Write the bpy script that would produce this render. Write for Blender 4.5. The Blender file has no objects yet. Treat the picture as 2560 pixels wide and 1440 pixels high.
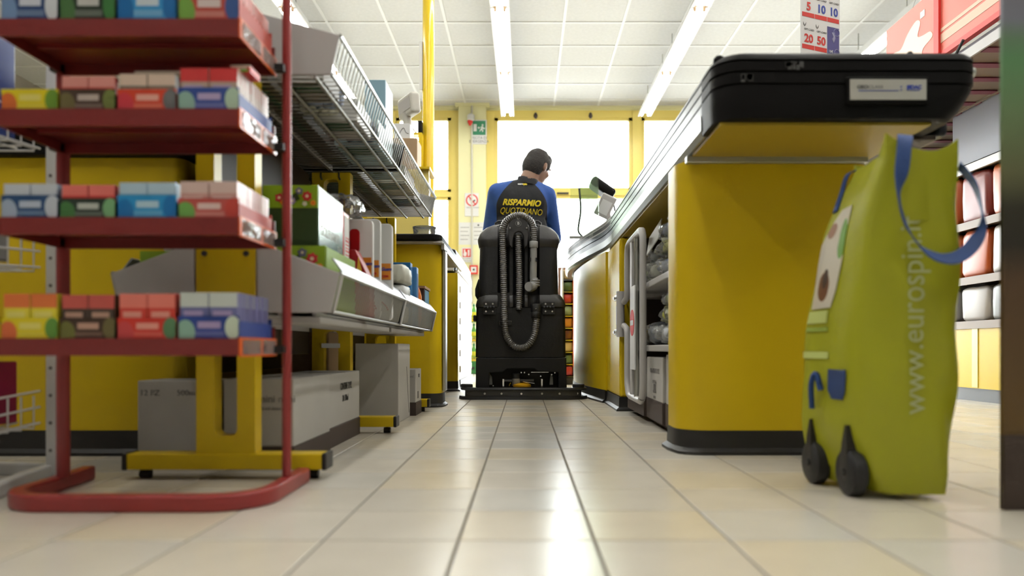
import bpy, bmesh, math, random
from mathutils import Vector, Matrix
random.seed(7)
S = bpy.context.scene
C = S.collection
PI = math.pi
H, F, VX, VY = .282, 1852., 1311., 872.      # eye height (m), focal length (px of the 2560 frame), vanishing point of the aisle
def px(x, d): return (x - VX) * d / F        # measured column at distance d -> metres across
def pz(y, d): return H - (y - VY) * d / F    # measured row at distance d -> metres up

# ------------------------------------------------------------------ camera, sky, exposure
cd = bpy.data.cameras.new('camera'); cam = bpy.data.objects.new('camera', cd); C.objects.link(cam)
cam.location = (0, 0, H); cam.rotation_euler = (PI/2, 0, 0)
cd.sensor_width = 36; cd.lens = 36 * F / 2560
cd.shift_x = -(VX - 1280) / 2560; cd.shift_y = (VY - 720) / 2560
cd.clip_start = .02; cd.clip_end = 200
cd.dof.use_dof = True; cd.dof.focus_distance = 3.5; cd.dof.aperture_fstop = 2.2
S.camera = cam
W = bpy.data.worlds.new('sky'); S.world = W; W.use_nodes = True
W.node_tree.nodes['Background'].inputs[0].default_value = (.95, .98, 1, 1)
W.node_tree.nodes['Background'].inputs[1].default_value = 20.0
TUBE = 30.0
S.view_settings.view_transform = 'Standard'; S.view_settings.look = 'None'
S.view_settings.exposure = 0.36; S.view_settings.gamma = 1; S.view_settings.use_curve_mapping = False
S.cycles.use_light_tree = False; S.cycles.max_bounces = 5; S.cycles.diffuse_bounces = 2; S.cycles.glossy_bounces = 2; S.cycles.transparent_max_bounces = 8
S.cycles.use_adaptive_sampling = True; S.cycles.adaptive_threshold = .05; S.cycles.adaptive_min_samples = 16
S.cycles.sample_clamp_indirect = 6; S.cycles.caustics_reflective = False; S.cycles.caustics_refractive = False

# ------------------------------------------------------------------ materials
def srgb(r, g, b):
    return tuple(((c/255)/12.92 if c/255 <= .04045 else ((c/255+.055)/1.055)**2.4) for c in (r, g, b)) + (1,)
def mat(name, col, rough=.5, metal=0., noise=None, bump=None, emit=0, coat=0, spec=.5):
    m = bpy.data.materials.new(name); m.use_nodes = True; nt = m.node_tree; p = nt.nodes['Principled BSDF']
    c = srgb(*col) if max(col) > 1 else tuple(col) + (1,)
    p.inputs['Base Color'].default_value = c; p.inputs['Roughness'].default_value = rough; p.inputs['Metallic'].default_value = metal
    p.inputs['Specular IOR Level'].default_value = spec
    if coat: p.inputs['Coat Weight'].default_value = coat; p.inputs['Coat Roughness'].default_value = .08
    if emit: p.inputs['Emission Color'].default_value = c; p.inputs['Emission Strength'].default_value = emit
    if noise or bump:
        tc = nt.nodes.new('ShaderNodeTexCoord')
    if noise:
        n = nt.nodes.new('ShaderNodeTexNoise'); n.inputs['Scale'].default_value = noise[0]; n.inputs['Detail'].default_value = 4
        nt.links.new(tc.outputs['Object'], n.inputs['Vector'])
        r = nt.nodes.new('ShaderNodeMapRange'); r.inputs['From Min'].default_value = .3; r.inputs['From Max'].default_value = .7
        r.inputs['To Min'].default_value = 1 - noise[1]; r.inputs['To Max'].default_value = 1 + noise[1]*.5
        nt.links.new(n.outputs['Fac'], r.inputs['Value'])
        x = nt.nodes.new('ShaderNodeMix'); x.data_type = 'RGBA'; x.blend_type = 'MULTIPLY'; x.inputs['Factor'].default_value = 1
        x.inputs['A'].default_value = c; nt.links.new(r.outputs['Result'], x.inputs['B']); nt.links.new(x.outputs['Result'], p.inputs['Base Color'])
    if bump:
        n = nt.nodes.new('ShaderNodeTexNoise'); n.inputs['Scale'].default_value = bump[0]; n.inputs['Detail'].default_value = 3
        nt.links.new(tc.outputs['Object'], n.inputs['Vector'])
        b = nt.nodes.new('ShaderNodeBump'); b.inputs['Strength'].default_value = bump[1]; b.inputs['Distance'].default_value = .01
        nt.links.new(n.outputs['Fac'], b.inputs['Height']); nt.links.new(b.outputs['Normal'], p.inputs['Normal'])
    return m
def clear(name, tint=(1, 1, 1), rough=.03, ior=1.45, bump=None, haze=0):
    m = bpy.data.materials.new(name); m.use_nodes = True; nt = m.node_tree; nt.nodes.remove(nt.nodes['Principled BSDF'])
    t = nt.nodes.new('ShaderNodeBsdfTransparent'); t.inputs[0].default_value = tuple(tint) + (1,)
    g = nt.nodes.new('ShaderNodeBsdfGlossy'); g.inputs['Roughness'].default_value = rough
    f = nt.nodes.new('ShaderNodeFresnel'); f.inputs['IOR'].default_value = ior
    x = nt.nodes.new('ShaderNodeMixShader'); nt.links.new(f.outputs[0], x.inputs[0]); nt.links.new(g.outputs[0], x.inputs[2])
    src = t
    if haze:
        d = nt.nodes.new('ShaderNodeBsdfDiffuse'); d.inputs[0].default_value = tuple(tint) + (1,)
        y = nt.nodes.new('ShaderNodeMixShader'); y.inputs[0].default_value = haze
        nt.links.new(t.outputs[0], y.inputs[1]); nt.links.new(d.outputs[0], y.inputs[2]); src = y
    nt.links.new(src.outputs[0], x.inputs[1])
    if bump:
        tc = nt.nodes.new('ShaderNodeTexCoord'); n = nt.nodes.new('ShaderNodeTexNoise'); n.inputs['Scale'].default_value = bump[0]
        nt.links.new(tc.outputs['Object'], n.inputs['Vector'])
        b = nt.nodes.new('ShaderNodeBump'); b.inputs['Strength'].default_value = bump[1]; b.inputs['Distance'].default_value = .02
        nt.links.new(n.outputs['Fac'], b.inputs['Height']); nt.links.new(b.outputs['Normal'], g.inputs['Normal']); nt.links.new(b.outputs['Normal'], f.inputs['Normal'])
    nt.links.new(x.outputs[0], nt.nodes['Material Output'].inputs[0])
    return m
def pmat(name, base, layers, rough=.4, axes='xz', noise=None):
    """flat print: rectangles ('r',x0,x1,z0,z1,col), ellipses ('e',cx,cz,rx,rz,col), speckle ('n',scale,threshold,col) over a base colour, in the thing's own 0..1 box"""
    m = mat(name, base, rough); nt = m.node_tree; p = nt.nodes['Principled BSDF']; L = nt.links.new
    tc = nt.nodes.new('ShaderNodeTexCoord'); sp = nt.nodes.new('ShaderNodeSeparateXYZ'); L(tc.outputs['Generated'], sp.inputs[0])
    u, v = sp.outputs['xyz'.index(axes[0])], sp.outputs['xyz'.index(axes[1])]
    def mt(op, a, b, c=None):
        n = nt.nodes.new('ShaderNodeMath'); n.operation = op
        for i, q in enumerate((a, b)):
            if q is None: continue
            if isinstance(q, (int, float)): n.inputs[i].default_value = q
            else: L(q, n.inputs[i])
        return n.outputs[0]
    cur = None
    for ly in layers:
        if ly[0] == 'r':
            k = mt('MULTIPLY', mt('MULTIPLY', mt('GREATER_THAN', u, ly[1]), mt('LESS_THAN', u, ly[2])), mt('MULTIPLY', mt('GREATER_THAN', v, ly[3]), mt('LESS_THAN', v, ly[4])))
        elif ly[0] == 'e':
            a = mt('DIVIDE', mt('SUBTRACT', u, ly[1]), ly[3]); b = mt('DIVIDE', mt('SUBTRACT', v, ly[2]), ly[4])
            k = mt('LESS_THAN', mt('ADD', mt('MULTIPLY', a, a), mt('MULTIPLY', b, b)), 1.)
        else:
            n = nt.nodes.new('ShaderNodeTexNoise'); n.inputs['Scale'].default_value = ly[1]; L(tc.outputs['Generated'], n.inputs['Vector'])
            k = mt('GREATER_THAN', n.outputs['Fac'], ly[2])
        x = nt.nodes.new('ShaderNodeMix'); x.data_type = 'RGBA'
        L(k, x.inputs['Factor'])
        if cur is None: x.inputs['A'].default_value = srgb(*base)
        else: L(cur, x.inputs['A'])
        x.inputs['B'].default_value = srgb(*ly[-1]); cur = x.outputs['Result']
    if cur is not None: L(cur, p.inputs['Base Color'])
    return m
def emis(name, col, s):
    m = bpy.data.materials.new(name); m.use_nodes = True; nt = m.node_tree; nt.nodes.remove(nt.nodes['Principled BSDF'])
    e = nt.nodes.new('ShaderNodeEmission'); e.inputs[0].default_value = tuple(col) + (1,); e.inputs[1].default_value = s
    nt.links.new(e.outputs[0], nt.nodes['Material Output'].inputs[0]); return m

YEL = mat('yellow_lacquer', (.72, .50, .012), .36, noise=(3, .06), spec=.25)
YELF = mat('yellow_frame_paint', (.95, .76, .20), .35)
PALE = mat('pale_yellow_plaster', (.93, .89, .52), .7, noise=(2, .04))
WALL = mat('cream_plaster', (.86, .82, .62), .8, noise=(1.5, .04))
BLK = mat('black_plastic', (.007, .0065, .006), .48, bump=(300, .05), spec=.12)
BLKG = mat('black_gloss_bumper', (.010, .012, .017), .30, spec=.3)
PLI = mat('black_plinth', (.014, .013, .012), .45)
ALU = mat('brushed_aluminium', (.50, .51, .47), .34, .85)
GREY = mat('grey_enamel', (.55, .53, .51), .42)
WIRE = mat('grey_wire', (.40, .40, .37), .32, .7)
WHITE = mat('white_enamel', (.80, .80, .78), .45)
CARD = mat('white_carton', (.54, .52, .485), .75, noise=(8, .05))
BRN = mat('brown_carton_band', (.062, .043, .036), .6)
KRAFT = mat('kraft_card', (.40, .27, .15), .8, noise=(10, .08))
DARKB = mat('dark_brown_board', (.055, .036, .026), .6)
RED = mat('red_enamel', (.30, .030, .028), .35, noise=(4, .08))
REDT = mat('red_tray', (.20, .020, .018), .40)
ORG = mat('orange_divider', (.80, .13, .02), .3)
INK = mat('black_ink', (.03, .03, .03), .6)
INKG = mat('grey_ink', (.20, .19, .18), .6)
CHROME = mat('bright_steel', (.75, .75, .73), .18, 1.)
RUB = mat('black_rubber', (.015, .015, .016), .55)
PAPER = mat('white_paper', (.85, .85, .82), .7)
SIGNW = mat('sign_white', (.86, .86, .84), .5)
INKR = mat('red_ink', (.62, .03, .02), .5)
INKB = mat('blue_ink', (.03, .06, .36), .5)
INKY = mat('yellow_ink', (.95, .72, .02), .5)
GREEN = mat('sign_green', (.03, .22, .11), .5)
GLASS = clear('window_glass', (.97, .985, .98), .01, 1.35)
CLEAR = clear('clear_wrap', (.93, .94, .92), .10, 1.40, (25, .6), .22)
PLEXI = clear('plexi_sheet', (.86, .93, .84), .02, 1.4, None, .06)

# ------------------------------------------------------------------ mesh helpers
OFF = {}
class MB:
    def __init__(s): s.v = []; s.f = []; s.mi = []; s.cur = 0
    def add(s, vs, fs):
        b = len(s.v); s.v += [Vector(p) for p in vs]; s.f += [[i + b for i in f] for f in fs]; s.mi += [s.cur]*len(fs); return s
    def box(s, x0, x1, y0, y1, z0, z1, M=None):
        vs = [Vector((x, y, z)) for z in (z0, z1) for y in (y0, y1) for x in (x0, x1)]
        if M is not None: vs = [M @ p for p in vs]
        return s.add(vs, [(0, 2, 3, 1), (4, 5, 7, 6), (0, 1, 5, 4), (2, 6, 7, 3), (0, 4, 6, 2), (1, 3, 7, 5)])
    def prism(s, poly, ax, a, b):
        n = len(poly)
        def P(q, t): return {'x': (t, q[0], q[1]), 'y': (q[0], t, q[1]), 'z': (q[0], q[1], t)}[ax]
        return s.add([P(q, a) for q in poly] + [P(q, b) for q in poly], [list(range(n)), list(range(2*n-1, n-1, -1))] + [[i, (i+1) % n, n+(i+1) % n, n+i] for i in range(n)])
    def tube(s, pts, r, seg=8, closed=False, caps=True):
        pts = [Vector(p) for p in pts]; n = len(pts); rr = r if isinstance(r, (list, tuple)) else [r]*n
        ts = []
        for i in range(n):
            a = pts[(i-1) % n] if (closed or i) else pts[i]; b = pts[(i+1) % n] if (closed or i < n-1) else pts[i]
            ts.append((b - a).normalized())
        u = ts[0].orthogonal().normalized(); vs = []
        for i in range(n):
            u = (u - ts[i]*u.dot(ts[i]))
            u = u.normalized() if u.length > 1e-6 else ts[i].orthogonal().normalized()
            w = ts[i].cross(u)
            vs += [pts[i] + (u*math.cos(2*PI*k/seg) + w*math.sin(2*PI*k/seg))*rr[i] for k in range(seg)]
        fs = []
        for i in range(n if closed else n-1):
            j = (i+1) % n
            fs += [[i*seg+k, i*seg+(k+1) % seg, j*seg+(k+1) % seg, j*seg+k] for k in range(seg)]
        if caps and not closed: fs += [list(range(seg)), list(range((n-1)*seg, n*seg))]
        return s.add(vs, fs)
    def cyl(s, a, b, r, seg=16, r2=None): return s.tube([a, b], [r, r if r2 is None else r2], seg)
    def lathe(s, prof, cx=0, cy=0, seg=20, M=None):
        vs = []; n = len(prof)
        for r, z in prof: vs += [Vector((cx + r*math.cos(2*PI*k/seg), cy + r*math.sin(2*PI*k/seg), z)) for k in range(seg)]
        if M is not None: vs = [M @ p for p in vs]
        return s.add(vs, [[i*seg+k, i*seg+(k+1) % seg, (i+1)*seg+(k+1) % seg, (i+1)*seg+k] for i in range(n-1) for k in range(seg)] + [list(range(seg)), list(range((n-1)*seg, n*seg))])
    def loft(s, rings, caps=True, closed=True):
        n = len(rings[0]); vs = [p for r in rings for p in r]; q = n if closed else n-1
        fs = [[i*n+k, i*n+(k+1) % n, (i+1)*n+(k+1) % n, (i+1)*n+k] for i in range(len(rings)-1) for k in range(q)]
        if caps and closed: fs += [list(range(n)), list(range((len(rings)-1)*n, len(rings)*n))]
        return s.add(vs, fs)
    def ell(s, c, r, M=None, seg=16, ring=10):
        vs = []; c = Vector(c); r = (r, r, r) if isinstance(r, (int, float)) else r
        for i in range(1, ring):
            t = PI*i/ring
            vs += [Vector((r[0]*math.sin(t)*math.cos(2*PI*k/seg), r[1]*math.sin(t)*math.sin(2*PI*k/seg), r[2]*math.cos(t))) for k in range(seg)]
        vs += [Vector((0, 0, r[2])), Vector((0, 0, -r[2]))]; N = len(vs)
        vs = [c + (M @ p if M is not None else p) for p in vs]
        fs = [[i*seg+k, i*seg+(k+1) % seg, (i+1)*seg+(k+1) % seg, (i+1)*seg+k] for i in range(ring-2) for k in range(seg)]
        fs += [[N-2, (k+1) % seg, k] for k in range(seg)] + [[N-1, (ring-2)*seg+k, (ring-2)*seg+(k+1) % seg] for k in range(seg)]
        return s.add(vs, fs)
    def cap(s, a, b, ra, rb=None, n=4):
        """rounded, tapered limb"""
        rb = ra if rb is None else rb; a, b = Vector(a), Vector(b); d = (b-a).normalized(); P = []; R = []
        for i in range(n+1): t = PI/2*i/n; P.append(a - d*ra*math.cos(t)); R.append(max(ra*math.sin(t), .001))
        for i in range(n+1): t = PI/2*i/n; P.append(b + d*rb*math.sin(t)); R.append(max(rb*math.cos(t), .001))
        return s.tube(P, R, 14)
    def mesh(s, name, mats, smooth=None, fix=True):
        me = bpy.data.meshes.new(name); me.from_pydata(s.v, [], s.f)
        for m in (mats if isinstance(mats, (list, tuple)) else [mats]): me.materials.append(m)
        me.polygons.foreach_set('material_index', s.mi)
        if fix:
            bm = bmesh.new(); bm.from_mesh(me); bmesh.ops.recalc_face_normals(bm, faces=bm.faces); bm.to_mesh(me); bm.free()
        if smooth is not None:
            me.polygons.foreach_set('use_smooth', [True]*len(me.polygons)); me.set_sharp_from_angle(angle=math.radians(smooth))
        me.update(); return me
    def ob(s, name, mats, parent=None, smooth=None, bevel=0, local=False, seg=2):
        """one mesh object. World coordinates unless local; a top-level one gets its origin at the middle of its base."""
        if parent is None:
            xs, ys, zs = zip(*s.v); o0 = Vector(((min(xs)+max(xs))/2, (min(ys)+max(ys))/2, min(zs)))
        else: o0 = OFF.get(parent.name, Vector())
        if not local: s.v = [p - o0 for p in s.v]
        me = s.mesh(name, mats, smooth); o = bpy.data.objects.new(name, me); C.objects.link(o)
        if parent is None: o.location = o0 if not local else (0, 0, 0)
        else: o.parent = parent
        OFF[o.name] = o0 if not local else Vector()
        if bevel:
            b = o.modifiers.new('bevel', 'BEVEL'); b.width = bevel; b.segments = seg; b.limit_method = 'ANGLE'; b.angle_limit = math.radians(40)
        return o
def bx(*a): return MB().box(*a)
def tag(o, label=None, cat=None, group=None, kind=None):
    if label: o['label'] = label
    if cat: o['category'] = cat
    if group: o['group'] = group
    if kind: o['kind'] = kind
    return o
def T(name, label, cat, loc=(0, 0, 0), rz=0, group=None):
    """an Empty at the thing's base; its parts are given in world coordinates, or in its own when it is turned"""
    o = bpy.data.objects.new(name, None); C.objects.link(o); o.empty_display_size = .05
    o.location = loc; o.rotation_euler = (0, 0, rz); OFF[o.name] = Vector(loc) if not rz else Vector()
    return tag(o, label, cat, group)
def ctree(o, d=(0, 0, 0), label=None, parent=None, rz=None):
    c = o.copy(); C.objects.link(c)
    if parent: c.parent = parent
    else: c.location = Vector(o.location) + Vector(d)
    if rz is not None: c.rotation_euler.z = rz
    if label: c['label'] = label
    for k in list(o.children): ctree(k, parent=c)
    return c
def text(s, size, m, parent, loc, rot=(PI/2, 0, 0), align='CENTER', shear=0, bold=0, sx=1, ext=.0004, name='lettering', local=False, sp=1):
    for bo_ in (bold, bold*.6, bold*.3, 0):      # heavier strokes can spike at sharp corners: back off until the outline is sane
        cu = bpy.data.curves.new('t', 'FONT'); cu.body = s; cu.size = size; cu.align_x = align; cu.align_y = 'CENTER'; cu.shear = shear; cu.offset = bo_; cu.extrude = ext
        cu.resolution_u = 3; cu.space_character = sp
        if not ext: cu.fill_mode = 'FRONT'
        t = bpy.data.objects.new('t', cu); me = bpy.data.meshes.new_from_object(t); bpy.data.objects.remove(t); bpy.data.curves.remove(cu)
        if all(abs(v.co.y) < size*.85 and abs(v.co.x) < size*(.6*len(s)+.8) for v in me.vertices): break
    me.name = name; me.materials.clear(); me.materials.append(m)
    me.transform(Matrix.Diagonal((sx, 1, 1, 1)))
    from mathutils import Euler
    me.transform(Euler(rot).to_matrix().to_4x4())
    o = bpy.data.objects.new(name, me); C.objects.link(o); o.parent = parent
    o.location = Vector(loc) - (Vector() if local else OFF.get(parent.name, Vector())); OFF[o.name] = OFF.get(parent.name, Vector())
    return o
def arc(c, r, a0, a1, n): return [(c[0] + r*math.cos(a0+(a1-a0)*i/n), c[1] + r*math.sin(a0+(a1-a0)*i/n)) for i in range(n+1)]
def rrect(x0, x1, z0, z1, r, n=4):
    return arc((x1-r, z1-r), r, 0, PI/2, n) + arc((x0+r, z1-r), r, PI/2, PI, n) + arc((x0+r, z0+r), r, PI, 1.5*PI, n) + arc((x1-r, z0+r), r, 1.5*PI, 2*PI, n)
def bez(pts, n=8):
    """Catmull-Rom through the points"""
    P = [Vector(p) for p in pts]; P = [P[0]*2-P[1]] + P + [P[-1]*2-P[-2]]; out = []
    for i in range(1, len(P)-2):
        for k in range(n):
            t = k/n; out.append(.5*((2*P[i]) + (P[i+1]-P[i-1])*t + (2*P[i-1]-5*P[i]+4*P[i+1]-P[i+2])*t*t + (3*P[i]-P[i-1]-3*P[i+1]+P[i+2])*t**3))
    return out + [P[-2]]

# ------------------------------------------------------------------ the room
ZC, YB, YN, XL, XR = 3.632, 10.25, -3.2, -6.2, 6.4
# floor: a grout bed with square tiles on it
TX0, TY0, TS = -.097, 1.092, .2
def tile_mat():
    m = mat('floor_tile', (.62, .55, .42), .23); nt = m.node_tree; p = nt.nodes['Principled BSDF']; L = nt.links.new
    g = nt.nodes.new('ShaderNodeNewGeometry')
    a = nt.nodes.new('ShaderNodeVectorMath'); a.operation = 'SUBTRACT'; a.inputs[1].default_value = (TX0, TY0, 0); L(g.outputs['Position'], a.inputs[0])
    d = nt.nodes.new('ShaderNodeVectorMath'); d.operation = 'MULTIPLY'; d.inputs[1].default_value = (1/TS, 1/TS, 0); L(a.outputs[0], d.inputs[0])
    fl = nt.nodes.new('ShaderNodeVectorMath'); fl.operation = 'FLOOR'; L(d.outputs[0], fl.inputs[0])
    w = nt.nodes.new('ShaderNodeTexWhiteNoise'); w.noise_dimensions = '2D'; L(fl.outputs[0], w.inputs['Vector'])
    r = nt.nodes.new('ShaderNodeValToRGB'); L(w.outputs['Value'], r.inputs[0]); r.color_ramp.interpolation = 'LINEAR'
    e = r.color_ramp.elements; e[0].color = srgb(222, 218, 206); e[1].color = srgb(232, 220, 194); n = e.new(.5); n.color = srgb(227, 219, 202)
    ns = nt.nodes.new('ShaderNodeTexNoise'); ns.inputs['Scale'].default_value = 9; ns.inputs['Detail'].default_value = 5; L(g.outputs['Position'], ns.inputs['Vector'])
    mr = nt.nodes.new('ShaderNodeMapRange'); mr.inputs['From Min'].default_value = .3; mr.inputs['From Max'].default_value = .7; mr.inputs['To Min'].default_value = .975; mr.inputs['To Max'].default_value = 1.02
    L(ns.outputs['Fac'], mr.inputs['Value'])
    x = nt.nodes.new('ShaderNodeMix'); x.data_type = 'RGBA'; x.blend_type = 'MULTIPLY'; x.inputs['Factor'].default_value = 1
    L(r.outputs[0], x.inputs['A']); L(mr.outputs[0], x.inputs['B']); L(x.outputs['Result'], p.inputs['Base Color'])
    mr2 = nt.nodes.new('ShaderNodeMapRange'); mr2.inputs['To Min'].default_value = .19; mr2.inputs['To Max'].default_value = .30; L(ns.outputs['Fac'], mr2.inputs['Value']); L(mr2.outputs[0], p.inputs['Roughness'])
    b = nt.nodes.new('ShaderNodeBump'); b.inputs['Strength'].default_value = .03; b.inputs['Distance'].default_value = .01; L(ns.outputs['Fac'], b.inputs['Height']); L(b.outputs[0], p.inputs['Normal'])
    return m
TILE = tile_mat(); GROUT = mat('dark_grout', (.13, .11, .085), .8)
floor = tag(bx(XL, XR, YN, YB, -.06, -.0022).ob('floor', GROUT, local=True), kind='structure')
def tile_geo(mb, x, y):
    g, c = .0022, .0009; r = []
    for i, (dd, z) in enumerate(((g, -.0024), (g, -.0008), (g+c, 0))):
        r.append([(x+dd, y+dd, z), (x+TS-dd, y+dd, z), (x+TS-dd, y+TS-dd, z), (x+dd, y+TS-dd, z)])
    b = len(mb.v); mb.add([p for q in r for p in q], [[i*4+k, i*4+(k+1) % 4, (i+1)*4+(k+1) % 4, (i+1)*4+k] for i in range(2) for k in range(4)] + [[8, 9, 10, 11]])
me_tile = (lambda m: (tile_geo(m, 0, 0), m.mesh('tile', TILE))[1])(MB())
tiles = []
for j in range(int((YN-TY0)/TS)+1, int((YB-TY0)/TS)):
    for i in range(int((XL-TX0)/TS)+1, int((XR-TX0)/TS)):
        x, y = TX0+i*TS, TY0+j*TS; d = y+.1; u = abs((x+.1)/d + .017) if d > .1 else 9
        lane = (-.62 < x+.1 < .46) if d > 1.75 else True
        seen = d > .8 and u < .72 and (lane or (d < 4.2 and .95 < x < 2.1))
        tiles.append((d if seen else 99+abs(d), x, y))
tiles.sort()
for d, x, y in tiles[:300]:
    o = bpy.data.objects.new('tile', me_tile); C.objects.link(o); o.parent = floor; o.location = (x, y, 0)
mb = MB()
for d, x, y in tiles[300:]: tile_geo(mb, x, y)
tag(mb.ob('tiled_floor_rest', TILE, floor), kind='stuff')

# suspended ceiling: panels in a white grid
CPX, CPY, cx0, cy0 = .6074, .5875, -1.4154, 7.603
CPM = mat('ceiling_panel', (.74, .735, .71), .85, noise=(30, .05), bump=(120, .1)); CGM = mat('ceiling_grid', (.90, .90, .87), .5)
ceil = tag(bx(XL, XR, YN, YB, ZC+.02, ZC+.08).ob('ceiling', mat('ceiling_slab', (.7, .7, .68), .9), local=True), kind='structure')
me_pan = bx(.012, CPX-.012, .012, CPY-.012, 0, .012).mesh('panel', CPM); rest = MB()
ks = [k for k in range(-30, 30) if XL < cx0+k*CPX < XR]; js = [k for k in range(-30, 30) if YN < cy0+k*CPY < YB]
for k in [ks[0]-1] + ks:
    for j in [js[0]-1] + js:
        x, y = cx0+k*CPX, cy0+j*CPY
        if x > XL and x+CPX < XR and y > 5.5 and y+CPY < YB and abs((x+.3)/(y+.3)) < .78:
            o = bpy.data.objects.new('ceiling_panel', me_pan); C.objects.link(o); o.parent = ceil; o.location = (x, y, ZC)
        else: rest.box(max(x+.012, XL), min(x+CPX-.012, XR), max(y+.012, YN), min(y+CPY-.012, YB), ZC, ZC+.012)
tag(rest.ob('ceiling_panel_rest', CPM, ceil), kind='stuff')
for k in ks: bx(cx0+k*CPX-.014, cx0+k*CPX+.014, YN, YB, ZC-.006, ZC+.004).ob('grid_runner', CGM, ceil)
for j in js: bx(XL, XR, cy0+j*CPY-.014, cy0+j*CPY+.014, ZC-.005, ZC+.004).ob('grid_runner', CGM, ceil)

# walls
tag(bx(XL-.1, XL, YN, YB, 0, ZC).ob('wall_left', mat('side_wall_paint', (.34, .31, .27), .8), local=True), kind='structure')
tag(bx(XR, XR+.1, YN, YB, 0, ZC).ob('wall_right', bpy.data.materials['side_wall_paint'], local=True), kind='structure')
tag(bx(XL, XR, YN-.1, YN, 0, ZC).ob('wall_rear', mat('rear_wall_paint', (.22, .20, .18), .8), local=True), kind='structure')
def wx(x): return px(x, YB)
def wz(y): return pz(y, YB)
wb = MB()
wb.box(XL, XR, YB, YB+.2, wz(276), ZC)                                             # lintel
wb.box(wx(1148), wx(1216), YB-.12, YB+.2, 0, ZC)                                   # pier
wb.box(XL, wx(560), YB, YB+.2, 0, wz(276)); wb.box(wx(2260), XR, YB, YB+.2, 0, wz(276))
wb.ob('wall_back', PALE, local=True); tag(bpy.data.objects['wall_back'], kind='structure')
tr = tag(bx(XL, XR, YB-.05, YB, wz(273), wz(264)).ob('trim_1', PALE, local=True), kind='structure')
bx(wx(1140), wx(1225), YB-.17, YB-.05, wz(272), wz(262)).ob('pier_cap', PALE, tr)
def window(n, xa, xb, posts, tr_y, sill):
    """a row of yellow-framed panes from xa to xb (columns measured at the wall)"""
    top = wz(276); w = tag(bx(wx(xa), wx(xb), YB, YB+.10, top-.10, top).ob('window_%d' % n, YELF, local=True), kind='structure')
    OFF[w.name] = Vector()
    bx(wx(xa), wx(xb), YB, YB+.10, 0, .10).ob('bottom_rail', YELF, w)
    bx(wx(xa), wx(xb), YB-.01, YB+.09, wz(tr_y)-.07, wz(tr_y)).ob('transom', YELF, w)
    for a, b in posts:
        bx(wx(a), wx(b), YB-.02, YB+.10, 0, top-.02).ob('mullion', YELF, w)
    ed = sorted(posts)
    for (a, b), (c, d) in zip(ed[:-1], ed[1:]):
        for z0, z1 in ((.09, wz(tr_y)-.06), (wz(tr_y)-.01, top-.09)):
            f = MB(); x0, x1 = wx(b), wx(c)
            f.box(x0, x0+.05, YB+.01, YB+.07, z0, z1); f.box(x1-.05, x1, YB+.01, YB+.07, z0, z1); f.box(x0, x1, YB+.01, YB+.07, z0, z0+.05); f.box(x0, x1, YB+.01, YB+.07, z1-.05, z1)
            s = f.ob('sash', YELF, w)
            bx(x0+.05, x1-.05, YB+.035, YB+.043, z0+.05, z1-.05).ob('pane', GLASS, s)
        bx(wx((b+c)/2)-.09, wx((b+c)/2)+.07, YB-.04, YB-.015, wz(tr_y)-.055, wz(tr_y)-.035).ob('handle', INK, w)
    return w
window(1, 1216, 2260, [(1216, 1236), (1581, 1603), (1900, 1930), (2230, 2260)], 476, 880)
window(2, 560, 1148, [(560, 590), (800, 830), (968, 990), (1128, 1148)], 480, 880)
# outside pavement
tag(bx(-40, 40, YB+.2, 60, -.12, -.06).ob('pavement', mat('pavement', (.62, .62, .62), .9, noise=(2, .1)), local=True), kind='structure')
# ------------------------------------------------------------------ ceiling lights
TUBM = emis('lit_tube', (1, .985, .94), TUBE); ZL = H + 3.04
def make_light(x, y, label):
    t = T('ceiling_light', label, 'ceiling light', (x, y, ZL), group='twin-tube fluorescent battens')
    L = 1.55; m = MB()
    m.prism([(x-.088, ZL+.0), (x-.075, ZL-.004), (x-.02, ZL+.045), (x+.02, ZL+.045), (x+.075, ZL-.004), (x+.088, ZL), (x+.06, ZL+.085), (x-.06, ZL+.085)], 'y', y-L/2+.006, y+L/2-.006)
    m.ob('housing', WHITE, t)
    for s in (-1, 1):
        MB().cyl((x+s*.042, y-L/2+.06, ZL+.002), (x+s*.042, y+L/2-.06, ZL+.002), .013, 6).ob('tube', TUBM, t)
        for e in (-1, 1): bx(x+s*.042-.011, x+s*.042+.011, y+e*(L/2-.045)-.014, y+e*(L/2-.045)+.014, ZL-.012, ZL+.03).ob('socket', KRAFT, t)
    for e in (-1, 1): MB().cyl((x, y+e*.5, ZL+.08), (x, y+e*.5, ZC), .005, 6).ob('hanger', WIRE, t)
    return t
l0 = None
for r, (x, rn) in enumerate(((-2.12, 'above the wire shelving'), (-.22, 'above the scrubbing machine'), (1.57, 'above the long checkout counter'), (3.55, 'beside the red fascia'))):
    for k in range(7):
        y = 9.7 - .775 - 1.55*k
        lab = 'lit twin-tube fluorescent batten %s, %s' % (rn, ('end batten nearest the window', 'second batten from the window', 'third batten from the window', 'fourth from the window', 'fifth from the window', 'sixth from the window', 'seventh from the window')[k])
        if l0 is None: l0 = make_light(x, y, lab)
        else: ctree(l0, (x - l0.location.x, y - l0.location.y, 0), lab)
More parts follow.
